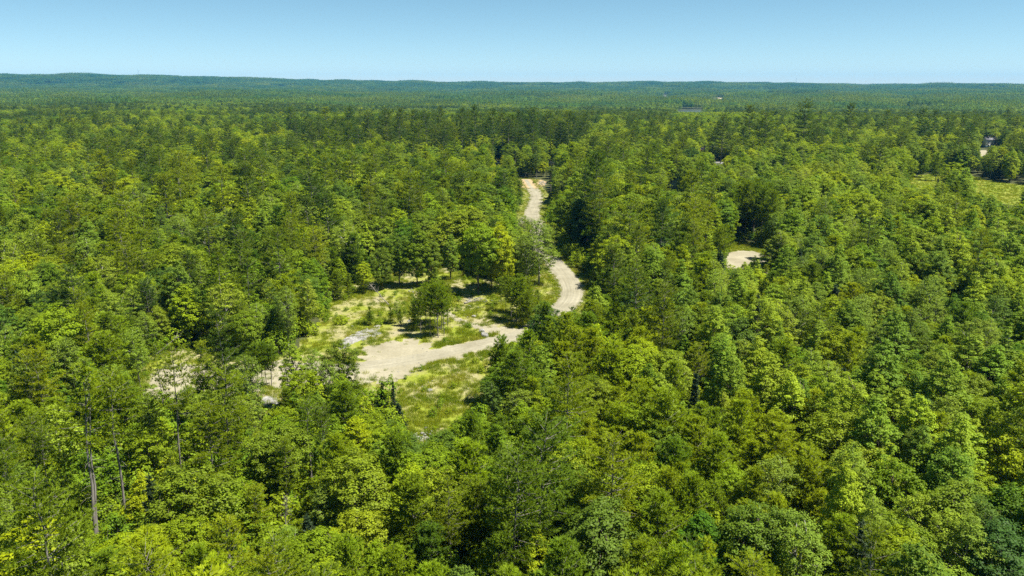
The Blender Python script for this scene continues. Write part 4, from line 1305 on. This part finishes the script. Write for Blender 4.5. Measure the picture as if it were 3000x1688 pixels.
# undergrowth
ux, uy = scatter(140, 330, 2.6, 0.66, 41)
ux2, uy2 = scatter(38, 140, 1.9, 0.66, 42)
ux, uy = np.concatenate([ux, ux2]), np.concatenate([uy, uy2])
ok = ~blocked(ux, uy) & (vr.uniform(size=len(ux)) < 0.85)
ux, uy = ux[ok], uy[ok]
upx, upy = to_px(ux, uy, 2.5)
_, upb = to_px(ux, uy, 0)
ok = mask_hit(upx - 14, upx + 14, upy, upb, LINT) == 0
ux, uy = ux[ok], uy[ok]
n = len(ux)
ix = vr.integers(0, 3, n)
us = vr.uniform(0.5, 1.35, n)
instancer('undergrowth', np.c_[ux, uy, height(ux, uy)], np.c_[np.zeros(n), np.zeros(n), vr.uniform(0, 6.3, n)], np.c_[us, us, us * vr.uniform(0.8, 1.4, n)], ix, np.clip(vr.normal(0.5, 0.25, n), 0, 1), [f[0] for f in SPEC['shrub']['far']], 'low leafy undergrowth and saplings covering the forest floor')


# ------------------------------------------------------------------ the forest far away: patches of canopy
def patch(seed, conifer, size=64.0):
    global rng
    keep_rng = rng
    rng = np.random.default_rng(seed)
    b = MB()
    n = 9
    for a in range(n):
        for c in range(n):
            x = ((a + rng.uniform(0.05, 0.95)) / n - 0.5) * size
            y = ((c + rng.uniform(0.05, 0.95)) / n - 0.5) * size
            con = rng.uniform() < conifer
            if con:
                H, R = rng.uniform(13, 22), rng.uniform(3.0, 4.4)
                t = rng.uniform(0, 1, 70) ** 0.8
                rr = R * (1.05 - t) * np.sqrt(rng.uniform(0.2, 1, 70))
                zz = H * (0.2 + 0.8 * t ** 1.15)
            else:
                H, R = rng.uniform(11, 18), rng.uniform(3.6, 5.4)
                t = rng.uniform(0, 1, 70)
                rr = R * np.sqrt(np.clip(1 - (2 * t - 0.8) ** 2 / 1.5, 0.02, 1)) * np.sqrt(rng.uniform(0.25, 1, 70))
                zz = H * (0.3 + 0.7 * t)
            th = rng.uniform(0, 6.3, 70)
            p = np.stack([x + rr * np.cos(th), y + rr * np.sin(th), zz], 1)
            nr = unit(np.stack([np.cos(th) * rr / R, np.sin(th) * rr / R, 0.5 + t], 1) + rng.normal(size=(70, 3)) * 0.4)
            b.quads(p, nr, (0.9 if con else 1.5) * rng.uniform(0.7, 1.4, 70), 1.3, m=1 if con else (0 if rng.uniform() < 0.6 else 2))
    rng = keep_rng
    return b.build('canopy_patch', [M['oak'], M['pine'], M['maple']], link=False)


patches = [patch(301, 0.12), patch(302, 0.2), patch(303, 0.5), patch(304, 0.8), patch(305, 0.92)]
fx, fy = scatter(1740, 7700, 60, 0.62, 61)
ok = ~inpoly(fx, fy, pp + (pp - pp.mean(0)) * 0.6)
fx, fy = fx[ok], fy[ok]
fpx, fpy = to_px(fx, fy, height(fx, fy) + 15)
_, fpb = to_px(fx, fy, height(fx, fy))
hw = FPX * 32 / np.hypot(fx, fy)
fh = mask_hit(fpx - hw * 0.8, fpx + hw * 0.8, fpy, fpb) > 0
fx, fy = fx[~fh], fy[~fh]
n = len(fx)
fm = wave(fx, fy, 900, 71) * 0.9 + wave(fx, fy, 320, 72) * 0.8 + vr.normal(scale=0.35, size=n) + 0.2 + 0.9 * sstep(2600, 4600, np.hypot(fx, fy))
fi = np.clip(np.digitize(fm, [-0.45, 0.15, 0.5, 1.0]), 0, 4)
fs = vr.uniform(0.9, 1.2, n)
instancer('distant_forest', np.c_[fx, fy, height(fx, fy)], np.c_[np.zeros(n), np.zeros(n), vr.integers(0, 4, n) * PI / 2], np.c_[fs * 1.08, fs * 1.08, fs * (0.95 + 0.3 * wave(fx, fy, 500, 75))], fi, np.clip(np.where(fi <= 1, 0.45, np.where(fi == 2, 0.25, 0.05)) + wave(fx, fy, 700, 73) * 0.18 + vr.normal(scale=0.10, size=n), 0, 1), patches, 'unbroken distant forest of pine and leafy trees rolling to the hills')

# ------------------------------------------------------------------ grass and weeds
def tuft(seed, n, H, spread):
    r = np.random.default_rng(seed)
    b = MB()
    a = r.uniform(0, 6.3, n)
    rr = spread * np.sqrt(r.uniform(0, 1, n))
    base = np.stack([rr * np.cos(a), rr * np.sin(a), np.zeros(n)], 1)
    lean = np.stack([r.normal(scale=0.35, size=n), r.normal(scale=0.35, size=n), np.ones(n)], 1)
    h = (H * r.uniform(0.5, 1.2, n))[:, None]
    w = np.stack([np.sin(a * 3), np.cos(a * 3), np.zeros(n)], 1) * 0.022
    v = np.stack([base - w, base + w, base + lean * h], 1).reshape(-1, 3)
    b.add(v, t=np.arange(n * 3).reshape(-1, 3))
    return b.build('grass_tuft', [M['grass']], link=False)


tufts = [tuft(1, 40, 0.38, 0.45), tuft(2, 34, 0.30, 0.5), tuft(3, 46, 0.62, 0.5)]
gr = np.random.default_rng(8)


def in_any(x, y, polys):
    o = np.zeros(len(x), bool)
    for p in polys:
        o |= inpoly(x, y, p)
    return o


lo, hi = meadow_c.min(0), meadow_c.max(0)
N_ = 34000
tx, ty = gr.uniform(lo[0], hi[0], N_), gr.uniform(lo[1], hi[1], N_)
den = wave(tx, ty, 14, 81) * 0.6 + wave(tx, ty, 5, 82) * 0.5 + gr.normal(scale=0.4, size=N_)
px_, py_ = to_px(tx, ty, 0)
south = sstep(1100, 1200, py_)
k = inpoly(tx, ty, meadow_c) & (den + south * 1.1 > 0.05)
gv = in_any(tx, ty, [gravel_c, leftsand_c, bare_c])
k &= ~(gv & (gr.uniform(size=N_) > 0.02 + 0.08 * (wave(tx, ty, 4, 83) > 0.8) + 0.16 * ((px_ < 1180) & (py_ > 1085))))
k &= ~near_line(tx, ty, road_c, 2.9)
gx1, gy1 = tx[k], ty[k]
# verge and other grass
vx, vy = [], []
for c, wd in ((road_c, 6.5),):
    for a in range(len(c)):
        m = 26
        r_ = gr.uniform(2.6, wd, m)
        t_ = gr.uniform(0, 6.3, m)
        vx.append(c[a][0] + r_ * np.cos(t_))
        vy.append(c[a][1] + r_ * np.sin(t_))
vx, vy = np.concatenate(vx), np.concatenate(vy)
k = ~near_line(vx, vy, road_c, 2.7) & ~inpoly(vx, vy, gravel_c)
gx2, gy2 = vx[k], vy[k]
flo, fhi = field_c.min(0), field_c.max(0)
qx, qy = gr.uniform(flo[0], fhi[0], 9000), gr.uniform(flo[1], fhi[1], 9000)
k = inpoly(qx, qy, field_c)
qx, qy = qx[k], qy[k]
plo, phi_ = pitg_c.min(0), pitg_c.max(0)
sx, sy = gr.uniform(plo[0], phi_[0], 1500), gr.uniform(plo[1], phi_[1], 1500)
k = inpoly(sx, sy, pitg_c)
sx, sy = sx[k], sy[k]
GXY = np.concatenate([np.c_[gx1, gy1], np.c_[gx2, gy2], np.c_[qx, qy], np.c_[sx, sy]])
n = len(GXY)
gt = np.clip(0.42 + wave(GXY[:, 0], GXY[:, 1], 9, 84) * 0.3 + gr.normal(scale=0.18, size=n), 0, 1)
gs = gr.uniform(0.6, 1.25, n)
instancer('meadow_grass', np.c_[GXY, np.full(n, 0.04)], np.c_[np.zeros(n), np.zeros(n), gr.uniform(0, 6.3, n)], np.c_[gs, gs, gs * gr.uniform(0.7, 1.2, n)], gr.integers(0, 3, n), gt, tufts, 'yellow green grass and weeds growing over the clearing and verges')


# weeds and seedlings in the open
N_ = 900
wx, wy = gr.uniform(lo[0], hi[0], N_), gr.uniform(lo[1], hi[1], N_)
k = inpoly(wx, wy, meadow_c) & ~near_line(wx, wy, road_c, 3.4) & ~(inpoly(wx, wy, gravel_c) & (gr.uniform(size=N_) > 0.10)) & ~inpoly(wx, wy, leftsand_c) & (wave(wx, wy, 11, 87) + gr.normal(scale=0.4, size=N_) > 0.25)
wx, wy = wx[k], wy[k]
n = len(wx)
ws_ = gr.uniform(0.14, 0.42, n)
instancer('weeds', np.c_[wx, wy, np.full(n, 0.02)], np.c_[np.zeros(n), np.zeros(n), gr.uniform(0, 6.3, n)], np.c_[ws_, ws_, ws_ * gr.uniform(0.8, 1.5, n)], gr.integers(0, 3, n), np.clip(gr.normal(0.5, 0.25, n), 0, 1), [f[0] for f in SPEC['shrub']['far']], 'weeds and small seedlings dotted over the meadow')


# ------------------------------------------------------------------ rocks
def rock_mesh(seed, sx, sy, sz, sub=3):
    bm = bmesh.new()
    bmesh.ops.create_icosphere(bm, subdivisions=sub, radius=1.0)
    r = np.random.default_rng(seed)
    pl = [(unit(r.normal(size=3)), r.uniform(0.55, 0.85)) for _ in range(9)]
    for v in bm.verts:
        p = np.array(v.co)
        for nv, d in pl:
            s = p @ nv
            if s > d:
                p = p - nv * (s - d) * 0.9
        p *= 1 + 0.05 * math.sin(p[0] * 9 + seed) * math.sin(p[1] * 8 + p[2] * 7)
        v.co = Vector((p[0] * sx, p[1] * sy, p[2] * sz))
    me = bpy.data.meshes.new('rock')
    bm.to_mesh(me)
    bm.free()
    me.materials.append(M['rock'])
    return me


def boulder(px, py, s, seed, label, flat=0.6, group=None):
    p = at(px, py)
    o = bpy.data.objects.new('boulder', rock_mesh(seed, s, s * 0.75, s * flat))
    COL.objects.link(o)
    o.location = (p[0], p[1], s * flat * 0.45)
    o.rotation_euler = (0, 0, seed * 1.3)
    return tag(o, label, 'boulder', group)


boulder(1410, 974, 0.85, 1, 'grey boulder at the back of the pair beside the gravel loop')
boulder(1418, 986, 0.95, 2, 'white boulder at the front of the pair beside the gravel loop', 0.7)
boulder(1256, 1146, 0.7, 3, 'flat white stone lying in the lower meadow', 0.3)
boulder(1300, 950, 0.5, 4, 'small pale boulder behind the island pines', 0.6)
boulder(1388, 930, 0.55, 5, 'small grey boulder in the upper meadow grass', 0.6)
boulder(1375, 884, 0.6, 6, 'pale boulder by the brush pile at the shaded edge', 0.5)
boulder(1033, 958, 0.4, 7, 'small pale stone above the rock outcrop', 0.5)
boulder(1200, 942, 0.5, 8, 'pale stone left of the island pines', 0.5)

# bedrock outcrop
ob = bmesh.new()
oc = [(985, 1012), (1000, 1000), (1022, 985), (1050, 972), (1085, 962), (1098, 955), (1115, 955), (1110, 965), (1118, 978), (1105, 985), (1075, 995), (1045, 1003), (1020, 1015), (1000, 1024)]
og = catmull(np.array([at(x, y)[:2] for x, y in oc]), 6)
og += rng.normal(scale=0.12, size=og.shape)
lo, hi = og.min(0), og.max(0)
nx, ny = 70, 56
gxs, gys = np.linspace(lo[0] - 0.3, hi[0] + 0.3, nx), np.linspace(lo[1] - 0.3, hi[1] + 0.3, ny)
XX, YY = np.meshgrid(gxs, gys)
dd = np.min(np.hypot(XX[..., None] - og[:, 0], YY[..., None] - og[:, 1]), axis=2)
ins = inpoly(XX, YY, og)
hh = np.where(ins, 0.08 + 0.16 * (1 - np.exp(-dd / 1.0)), -0.05 - 0.2 * dd) + 0.10 * wave(XX, YY, 2.2, 91) + 0.05 * wave(XX + YY, YY * 0.3, 0.9, 92)
hh = hh - 0.16 * (np.abs(wave(XX * 0.8 + YY * 0.5, YY, 3.3, 93)) < 0.12) - 0.12 * (np.abs(wave(XX, YY * 1.3, 2.4, 94)) < 0.10)
ok_b = MB()
ii, jj = np.meshgrid(np.arange(ny - 1), np.arange(nx - 1), indexing='ij')
qq = np.stack([ii * nx + jj, ii * nx + jj + 1, (ii + 1) * nx + jj + 1, (ii + 1) * nx + jj], -1).reshape(-1, 4)
top = hh.ravel()[qq].max(1) > 0.02
ok_b.add(np.stack([XX, YY, hh + 0.02], -1).reshape(-1, 3), q=qq[top])
tag(ok_b.build('rock_outcrop', M['rock'], smooth=False), 'pale cracked bedrock outcrop at the left rim of the meadow', 'rock outcrop')

# rubble
rb = MB()
rr_ = np.random.default_rng(4)


def stones(cx, cy, n, wx, wy, smax, zb=0.0):
    for _ in range(n):
        c = at(cx + rr_.normal(scale=wx), cy + rr_.normal(scale=wy))
        s = smax * rr_.uniform(0.25, 1.0)
        v = unit(np.array([[1, 0, 0], [-1, 0, 0], [0, 1, 0], [0, -1, 0], [0, 0, 1], [0, 0, -0.6], [.7, .7, .4], [-.6, .7, .5], [.6, -.7, .5]])) * rr_.uniform(0.7, 1.1, (9, 1)) * s * [1, 0.8, 0.6]
        a = rr_.uniform(0, 6.3)
        v = np.stack([v[:, 0] * math.cos(a) - v[:, 1] * math.sin(a), v[:, 0] * math.sin(a) + v[:, 1] * math.cos(a), v[:, 2]], 1) + [c[0], c[1], s * 0.25 + zb]
        bm = bmesh.new()
        vv = [bm.verts.new(p) for p in v]
        bmesh.ops.convex_hull(bm, input=vv)
        bm.verts.index_update()
        vs = [tuple(x.co) for x in bm.verts]
        fs_ = [[l.index for l in f.verts] for f in bm.faces if len(f.verts) == 3]
        bm.free()
        rb.add(vs, t=fs_)


stones(1242, 1286, 70, 22, 10, 0.45)
stones(1345, 925, 40, 30, 14, 0.35)
stones(1260, 1080, 60, 70, 30, 0.22)
stones(1225, 855, 40, 20, 8, 0.4)
stones(1410, 880, 50, 25, 6, 0.35)
stones(1585, 538, 40, 8, 3, 0.7)
stones(1625, 760, 30, 16, 20, 0.3)
tag(rb.build('rubble', M['rock']), 'loose pale stones strewn over the clearing and its edges', None, None, 'stuff')

# red-brown dead sapling beside the bare trunk
tag(ground)


# ------------------------------------------------------------------ fallen and leaning dead wood
def fallen(name, p0, p1, h0, h1, label, twigs=16, seed=1, r0=0.16):
    r = np.random.default_rng(seed)
    a, b = at(*p0), at(*p1)
    a[2], b[2] = h0, h1
    root = empty(name, (a[0], a[1], 0))
    a0 = a.copy()
    k = np.linspace(0, 1, 7)[:, None]
    P = a * (1 - k) + b * k + r.normal(scale=0.06, size=(7, 3)) * np.sin(k * PI)
    P = P - [a0[0], a0[1], 0]
    t = MB()
    t.tube(P, np.linspace(r0, 0.03, 7), 6)
    t.build('trunk', M['dead_wood'], root, smooth=True)
    w = MB()
    d = unit(P[-1] - P[0])
    for _ in range(twigs):
        s = r.uniform(0.45, 1.0)
        q0 = P[0] * (1 - s) + P[-1] * s
        v = unit(d + r.normal(size=3) * 0.7 + [0, 0, 0.25]) * r.uniform(0.8, 2.2)
        w.tube(np.stack([q0, q0 + v * 0.5 + r.normal(scale=0.08, size=3), q0 + v]), [0.04, 0.025, 0.008], 4, cap=False)
    w.build('dead_branches', M['dead_wood'], root)
    tag(root, label, 'fallen tree')
    return root


fallen('fallen_tree', (1140, 897), (1085, 862), 0.3, 2.2, 'bleached fallen tree leaning over the upper meadow grass', 16, 3, 0.11)
fallen('fallen_tree', (925, 930), (950, 905), 0.3, 1.6, 'bleached fallen branchy trunk left of the rock outcrop', 12, 5, 0.08)
fallen('fallen_tree', (1360, 892), (1405, 884), 0.3, 0.5, 'grey log lying in the shaded meadow edge', 6, 7, 0.18)
fallen('leaning_birch', (468, 1090), (532, 1082), 3.2, 5.6, 'bent dead birch arching above the small sandy clearing', 5, 9, 0.06)

# ------------------------------------------------------------------ things of people
M['pole'] = noise_mat('weathered pole wood', [(0.3, (0.10, 0.085, 0.07)), (0.7, (0.24, 0.22, 0.19))], 3, stretch=(1, 1, 0.2))
M['steel'] = plain('galvanised metal', (0.42, 0.43, 0.44), 0.4)
M['wire'] = plain('black cable', (0.03, 0.03, 0.03), 0.5)


def pole(px, py, hgt, label, arm=True, z=None):
    p = at(px, py)
    z = float(height(p[0], p[1])) if z is None else z
    o = empty('utility_pole', (p[0], p[1], z))
    b = MB()
    b.tube([[0, 0, 0], [0, 0, hgt / 2], [0, 0, hgt]], [0.19, 0.16, 0.12], 8)
    b.build('pole_shaft', M['pole'], o, smooth=True)
    if arm:
        c = MB().box((0, -0.16, hgt - 0.6), (2.2, 0.1, 0.12))
        c.build('crossarm', M['pole'], o)
        for x in (-0.95, 0.0, 0.95):
            i_ = MB()
            i_.tube([[x, -0.16, hgt - 0.54], [x, -0.16, hgt - 0.42], [x, -0.16, hgt - 0.34]], [0.05, 0.07, 0.04], 6)
            i_.build('insulator', M['steel'], o)
        t = MB()
        t.tube([[0.0, 0.33, hgt - 2.6], [0, 0.33, hgt - 2.1], [0, 0.33, hgt - 1.7]], [0.22, 0.24, 0.22], 8)
        t.build('transformer', M['steel'], o)
    tag(o, label, 'utility pole', 'utility poles')
    return np.array([p[0], p[1] - 0.16, z + hgt - 0.34])


pole(1509, 503, 11.0, 'pale grey utility pole behind the sandy road end', False)
pole(1613, 586, 11.0, 'dark utility pole beside the upper gravel road', False)
t1 = pole(2062, 478, 10.5, 'utility pole hidden in trees by the small flag')
t2 = pole(2196, 476, 10.5, 'utility pole hidden in trees by the big layered pine')
for x, lab in ((-0.95, 'front wire of the three strung across the dark gap'), (0.0, 'middle wire of the three strung across the dark gap'), (0.95, 'rear wire of the three strung across the dark gap')):
    s = np.linspace(0, 1, 14)[:, None]
    P = (t1 + [x, 0, 0]) * (1 - s) + (t2 + [x, 0, 0]) * s
    P[:, 2] -= 0.7 * (1 - (2 * s[:, 0] - 1) ** 2)
    b = MB()
    b.tube(P, 0.025, 4)
    tag(b.build('power_line', M['wire']), lab, 'wire', 'power lines across the gap')


def house(px, py, w, d, hw, rise, rz, wall, roof, label, windows, garage=False, base=0.6, z=None, sc=1.0, basecol=None):
    p = at(px, py)
    z = float(height(p[0], p[1])) if z is None else z
    if z != 0:
        p = at(px, py, z)
    o = empty('house', (p[0], p[1], z), rz)
    f = MB().box((0, 0, base / 2), (w - 0.02, d - 0.02, base))
    f.build('foundation', basecol or M['asphalt'], o)
    b = MB()
    x, y = w / 2, d / 2
    v = [[-x, -y, base], [x, -y, base], [x, y, base], [-x, y, base], [-x, -y, base + hw], [x, -y, base + hw], [x, y, base + hw], [-x, y, base + hw], [-x, 0, base + hw + rise], [x, 0, base + hw + rise]]
    b.add(v, q=[[0, 1, 5, 4], [2, 3, 7, 6], [0, 3, 2, 1]], t=[[0, 4, 7], [0, 7, 3], [4, 8, 7], [1, 2, 6], [1, 6, 5], [5, 6, 9]])
    # clapboards: thin proud courses on the front
    nb = int(hw / 0.45)
    for n_ in range(nb):
        b.box((0, -y - 0.012, base + 0.2 + n_ * 0.45), (w, 0.024, 0.05))
    b.build('wall', wall, o)
    ov, th = 0.35, 0.16
    for s_ in (-1, 1):
        r = MB()
        L_ = math.hypot(y + ov, rise * (y + ov) / y)
        sl = rise / y
        a = [[-x - ov, s_ * (y + ov), base + hw - sl * ov + 0.03], [x + ov, s_ * (y + ov), base + hw - sl * ov + 0.03], [x + ov, 0, base + hw + rise + 0.03], [-x - ov, 0, base + hw + rise + 0.03]]
        up = [[q_[0], q_[1], q_[2] + th] for q_ in a]
        r.add(a + up, q=[[4, 5, 6, 7], [3, 2, 1, 0], [0, 1, 5, 4], [1, 2, 6, 5], [2, 3, 7, 6], [3, 0, 4, 7]])
        r.build('roof_slope', roof, o)
    for wx, wz, ww, wh in windows:
        fr = MB().box((wx, -y - 0.05, wz), (ww + 0.2, 0.1, wh + 0.2))
        fo = fr.build('window', M['white'], o)
        MB().box((wx, -y - 0.11, wz), (ww, 0.04, wh)).build('pane', M['glass'], fo)
    dr = MB().box((windows[0][0] + 2.2, -y - 0.05, base + 1.05), (1.0, 0.09, 2.1)).build('door', M['roof'], o)
    MB().box((windows[0][0] + 2.55, -y - 0.12, base + 1.05), (0.07, 0.06, 0.12)).build('handle', M['steel'], dr)
    ch = MB().box((w * 0.2, 0.6, base + hw + rise + 0.2), (0.7, 0.7, 1.8))
    ch.build('chimney', M['bark'], o)
    tag(o, label, 'house')
    return o


M['bluegrey'] = plain('blue grey siding', (0.30, 0.37, 0.42), 0.7)
M['bluebase'] = plain('blue basement wall', (0.16, 0.27, 0.36), 0.7)
house(2895, 432, 9.5, 7, 4.4, 2.6, 0.12, M['white'], M['roof'], 'white two-storey house with grey gable roof at the right edge', [(-2.6, 3.9, 1.0, 1.4), (2.2, 3.9, 1.2, 1.4), (-2.6, 2.0, 1.0, 1.2)], base=1.5, basecol=M['bluebase'])
house(2924, 428, 5.5, 6, 3.2, 2.0, 1.35, M['white'], M['white'], 'small white gabled annex beside the white house', [(0.6, 2.8, 0.9, 1.1)], base=1.2)
house(1995, 562, 12, 8, 3.6, 2.8, 1.15, M['bluegrey'], M['roof'], 'blue-grey house half hidden behind leafy trees', [(-3.0, 2.4, 1.1, 1.3), (2.6, 2.4, 1.1, 1.3), (4.6, 2.4, 0.9, 1.3)])
M['barnred'] = plain('faded pinkish roof', (0.62, 0.50, 0.46), 0.7)
zb = -11.0
hb = at(2108, 294, zb)
house(2108, 294, 19, 14, 5, 4.5, 0.1, M['white'], M['barnred'], 'bright white barn on the far wooded slope', [(-6, 3, 1.6, 1.8), (0, 3, 1.6, 1.8), (6, 3, 1.6, 1.8)], z=float(height(hb[0], hb[1])))
house(2126, 296, 9, 8, 3, 2, 0.0, M['white'], M['white'], 'small pale shed right of the far white barn', [(-2, 2, 1, 1)], z=float(height(hb[0], hb[1])))
house(1948, 287, 12, 9, 6, 4, 0.5, M['white'], M['roof'], 'far pale house left of the white barn', [(-3, 4, 1.2, 1.6), (2, 4, 1.2, 1.6)], z=float(height(hb[0], hb[1])))


def car(px, py, rz, label, col):
    p = at(px, py)
    o = empty('parked_car', (p[0], p[1], float(height(p[0], p[1]))), rz)
    bm = bmesh.new()
    prof = [(-2.2, 0.35), (-2.2, 0.80), (-1.9, 0.95), (-1.2, 1.0), (-0.6, 1.55), (0.9, 1.62), (1.7, 1.1), (2.15, 1.02), (2.22, 0.4)]
    rings = []
    for s_, k in ((-0.88, 1), (0.88, 1)):
        rings.append([bm.verts.new((x, s_ * (0.82 if z > 1.2 else 1.0), z)) for x, z in prof])
    n = len(prof)
    for a in range(n):
        bm.faces.new((rings[0][a], rings[0][(a + 1) % n], rings[1][(a + 1) % n], rings[1][a]))
    bm.faces.new(rings[0][::-1])
    bm.faces.new(rings[1])
    bmesh.ops.recalc_face_normals(bm, faces=bm.faces[:])
    bmesh.ops.bevel(bm, geom=bm.edges[:], offset=0.06, segments=2, affect='EDGES')
    me = bpy.data.meshes.new('body')
    bm.to_mesh(me)
    bm.free()
    me.materials.append(col)
    b = bpy.data.objects.new('body', me)
    COL.objects.link(b)
    b.parent = o
    for s_ in (-1, 1):
        MB().box((0.15, s_ * 0.80, 1.27), (1.9, 0.06, 0.42)).build('side_window', M['glass'], o)
        for x in (-1.4, 1.4):
            w = MB()
            w.tube([[x, s_ * 0.72, 0.33], [x, s_ * 0.80, 0.33], [x, s_ * 0.91, 0.33]], [0.33, 0.34, 0.32], 12)
            wo_ = w.build('wheel', M['wire'], o)
            MB().tube([[x, s_ * 0.90, 0.33], [x, s_ * 0.94, 0.33]], [0.19, 0.18], 10).build('rim', M['steel'], wo_)
        MB().box((-2.21, s_ * 0.6, 0.72), (0.06, 0.3, 0.14)).build('headlight', M['white'], o)
    tag(o, label, 'car', 'cars parked behind the back pines')


M['carwhite'] = plain('white car paint', (0.72, 0.73, 0.75), 0.25, spec=0.5)
car(1615, 481, 0.1, 'white parked car right of the sandy road end', M['carwhite'])
car(1456, 481, -0.1, 'white parked car behind the trunks of the back pines', M['carwhite'])

# flag
pf = at(2050, 478)
fz = float(height(pf[0], pf[1]))
fo = empty('flagpole', (pf[0], pf[1], fz))
b = MB()
b.tube([[0, 0, 0], [0, 0, 4.5], [0, 0, 9.2]], [0.07, 0.06, 0.04], 6)
b.build('flagpole_shaft', M['steel'], fo)
M['flag'] = None
m, N, L, out = new_mat('striped flag cloth')
uvn = N.new('ShaderNodeTexCoord')
sx_ = N.new('ShaderNodeSeparateXYZ')
L.new(uvn.outputs['UV'], sx_.inputs[0])


def mathn(op, a, b=None):
    q_ = N.new('ShaderNodeMath')
    q_.operation = op
    for i_, v_ in enumerate((a, b)):
        if v_ is None:
            continue
        if isinstance(v_, float):
            q_.inputs[i_].default_value = v_
        else:
            L.new(v_, q_.inputs[i_])
    return q_.outputs[0]


st = mathn('GREATER_THAN', mathn('FRACT', mathn('MULTIPLY', sx_.outputs[1], 6.5)), 0.5)
cn = mathn('MULTIPLY', mathn('LESS_THAN', sx_.outputs[0], 0.4), mathn('GREATER_THAN', sx_.outputs[1], 0.46))
c1 = N.new('ShaderNodeMix')
c1.data_type = 'RGBA'
c1.inputs[6].default_value = (0.55, 0.04, 0.06, 1)
c1.inputs[7].default_value = (0.75, 0.75, 0.75, 1)
L.new(st, c1.inputs[0])
c2 = N.new('ShaderNodeMix')
c2.data_type = 'RGBA'
c2.inputs[7].default_value = (0.03, 0.05, 0.22, 1)
L.new(cn, c2.inputs[0])
L.new(c1.outputs[2], c2.inputs[6])
bs = N.new('ShaderNodeBsdfPrincipled')
bs.inputs['Roughness'].default_value = 0.8
L.new(c2.outputs[2], bs.inputs['Base Color'])
L.new(bs.outputs[0], out.inputs[0])
nu, nv = 14, 7
P, UV = [], []
for a in range(nu):
    for c in range(nv):
        u, v = a / (nu - 1), c / (nv - 1)
        P.append([0.05 + u * 2.3, 0.18 * math.sin(u * 7) * u, 9.0 - 1.5 * (1 - v) + 0.55 * u])
        UV.append((u, v))
b = MB()
q = [[a * nv + c, (a + 1) * nv + c, (a + 1) * nv + c + 1, a * nv + c + 1] for a in range(nu - 1) for c in range(nv - 1)]
b.add(P, q=q)
flag = b.build('flag', m, fo, smooth=True)
ul = flag.data.uv_layers.new(name='UVMap')
vi = np.zeros(len(flag.data.loops), np.int32)
flag.data.loops.foreach_get('vertex_index', vi)
ul.data.foreach_set('uv', np.array(UV, np.float32)[vi].ravel())
tag(fo, 'small striped flag on a pole above the trees at right', 'flag')


def mast(px, py_top, r, hgt, label):
    a = (px - 1500) / FPX
    az = math.atan2(a, cp)
    x, y = r * math.sin(az), r * math.cos(az)
    o = empty('radio_mast', (x, y, float(height(x, y))))
    b = MB()
    for k in range(3):
        t_ = k * 2.094
        b.tube([[1.4 * math.cos(t_), 1.4 * math.sin(t_), 0], [0.5 * math.cos(t_), 0.5 * math.sin(t_), hgt]], [0.28, 0.2], 4)
    b.build('mast_legs', M['steel'], o)
    c = MB()
    for n_ in range(int(hgt / 4)):
        z_ = n_ * 4 + 2
        rr2 = 1.4 - 0.9 * z_ / hgt
        for k in range(3):
            t1_, t2_ = k * 2.094, (k + 1) * 2.094
            c.tube([[rr2 * math.cos(t1_), rr2 * math.sin(t1_), z_], [rr2 * math.cos(t2_), rr2 * math.sin(t2_), z_ + 3]], 0.1, 3)
    c.build('lattice', M['steel'], o)
    tag(o, label, 'radio mast')


mast(475, 222, 6950, 58, 'thin radio mast on the left hill skyline')
mast(2281, 238, 6950, 58, 'thin radio mast on the right part of the skyline')

# ------------------------------------------------------------------ haze
hz = MB().box((0, 4150, 55), (17000, 10300, 230))
hm, N, L, out = new_mat('haze')
pv = N.new('ShaderNodeVolumePrincipled')
pv.inputs['Color'].default_value = (0.08, 0.43, 0.92, 1)
pv.inputs['Density'].default_value = 4.8e-5
pv.inputs['Anisotropy'].default_value = 0.0
L.new(pv.outputs[0], out.inputs['Volume'])
ho = hz.build('haze', hm)
tag(ho, 'thin blue summer haze over the far hills', None, None, 'stuff')
print('trees', len(TREES), 'single', len(single), 'rest', len(rest), 'mid', len(mid_x), 'far patches', len(fx), 'labels', len({t['label'] for t in single}), 'grass', len(GXY), 'undergrowth', len(ux))
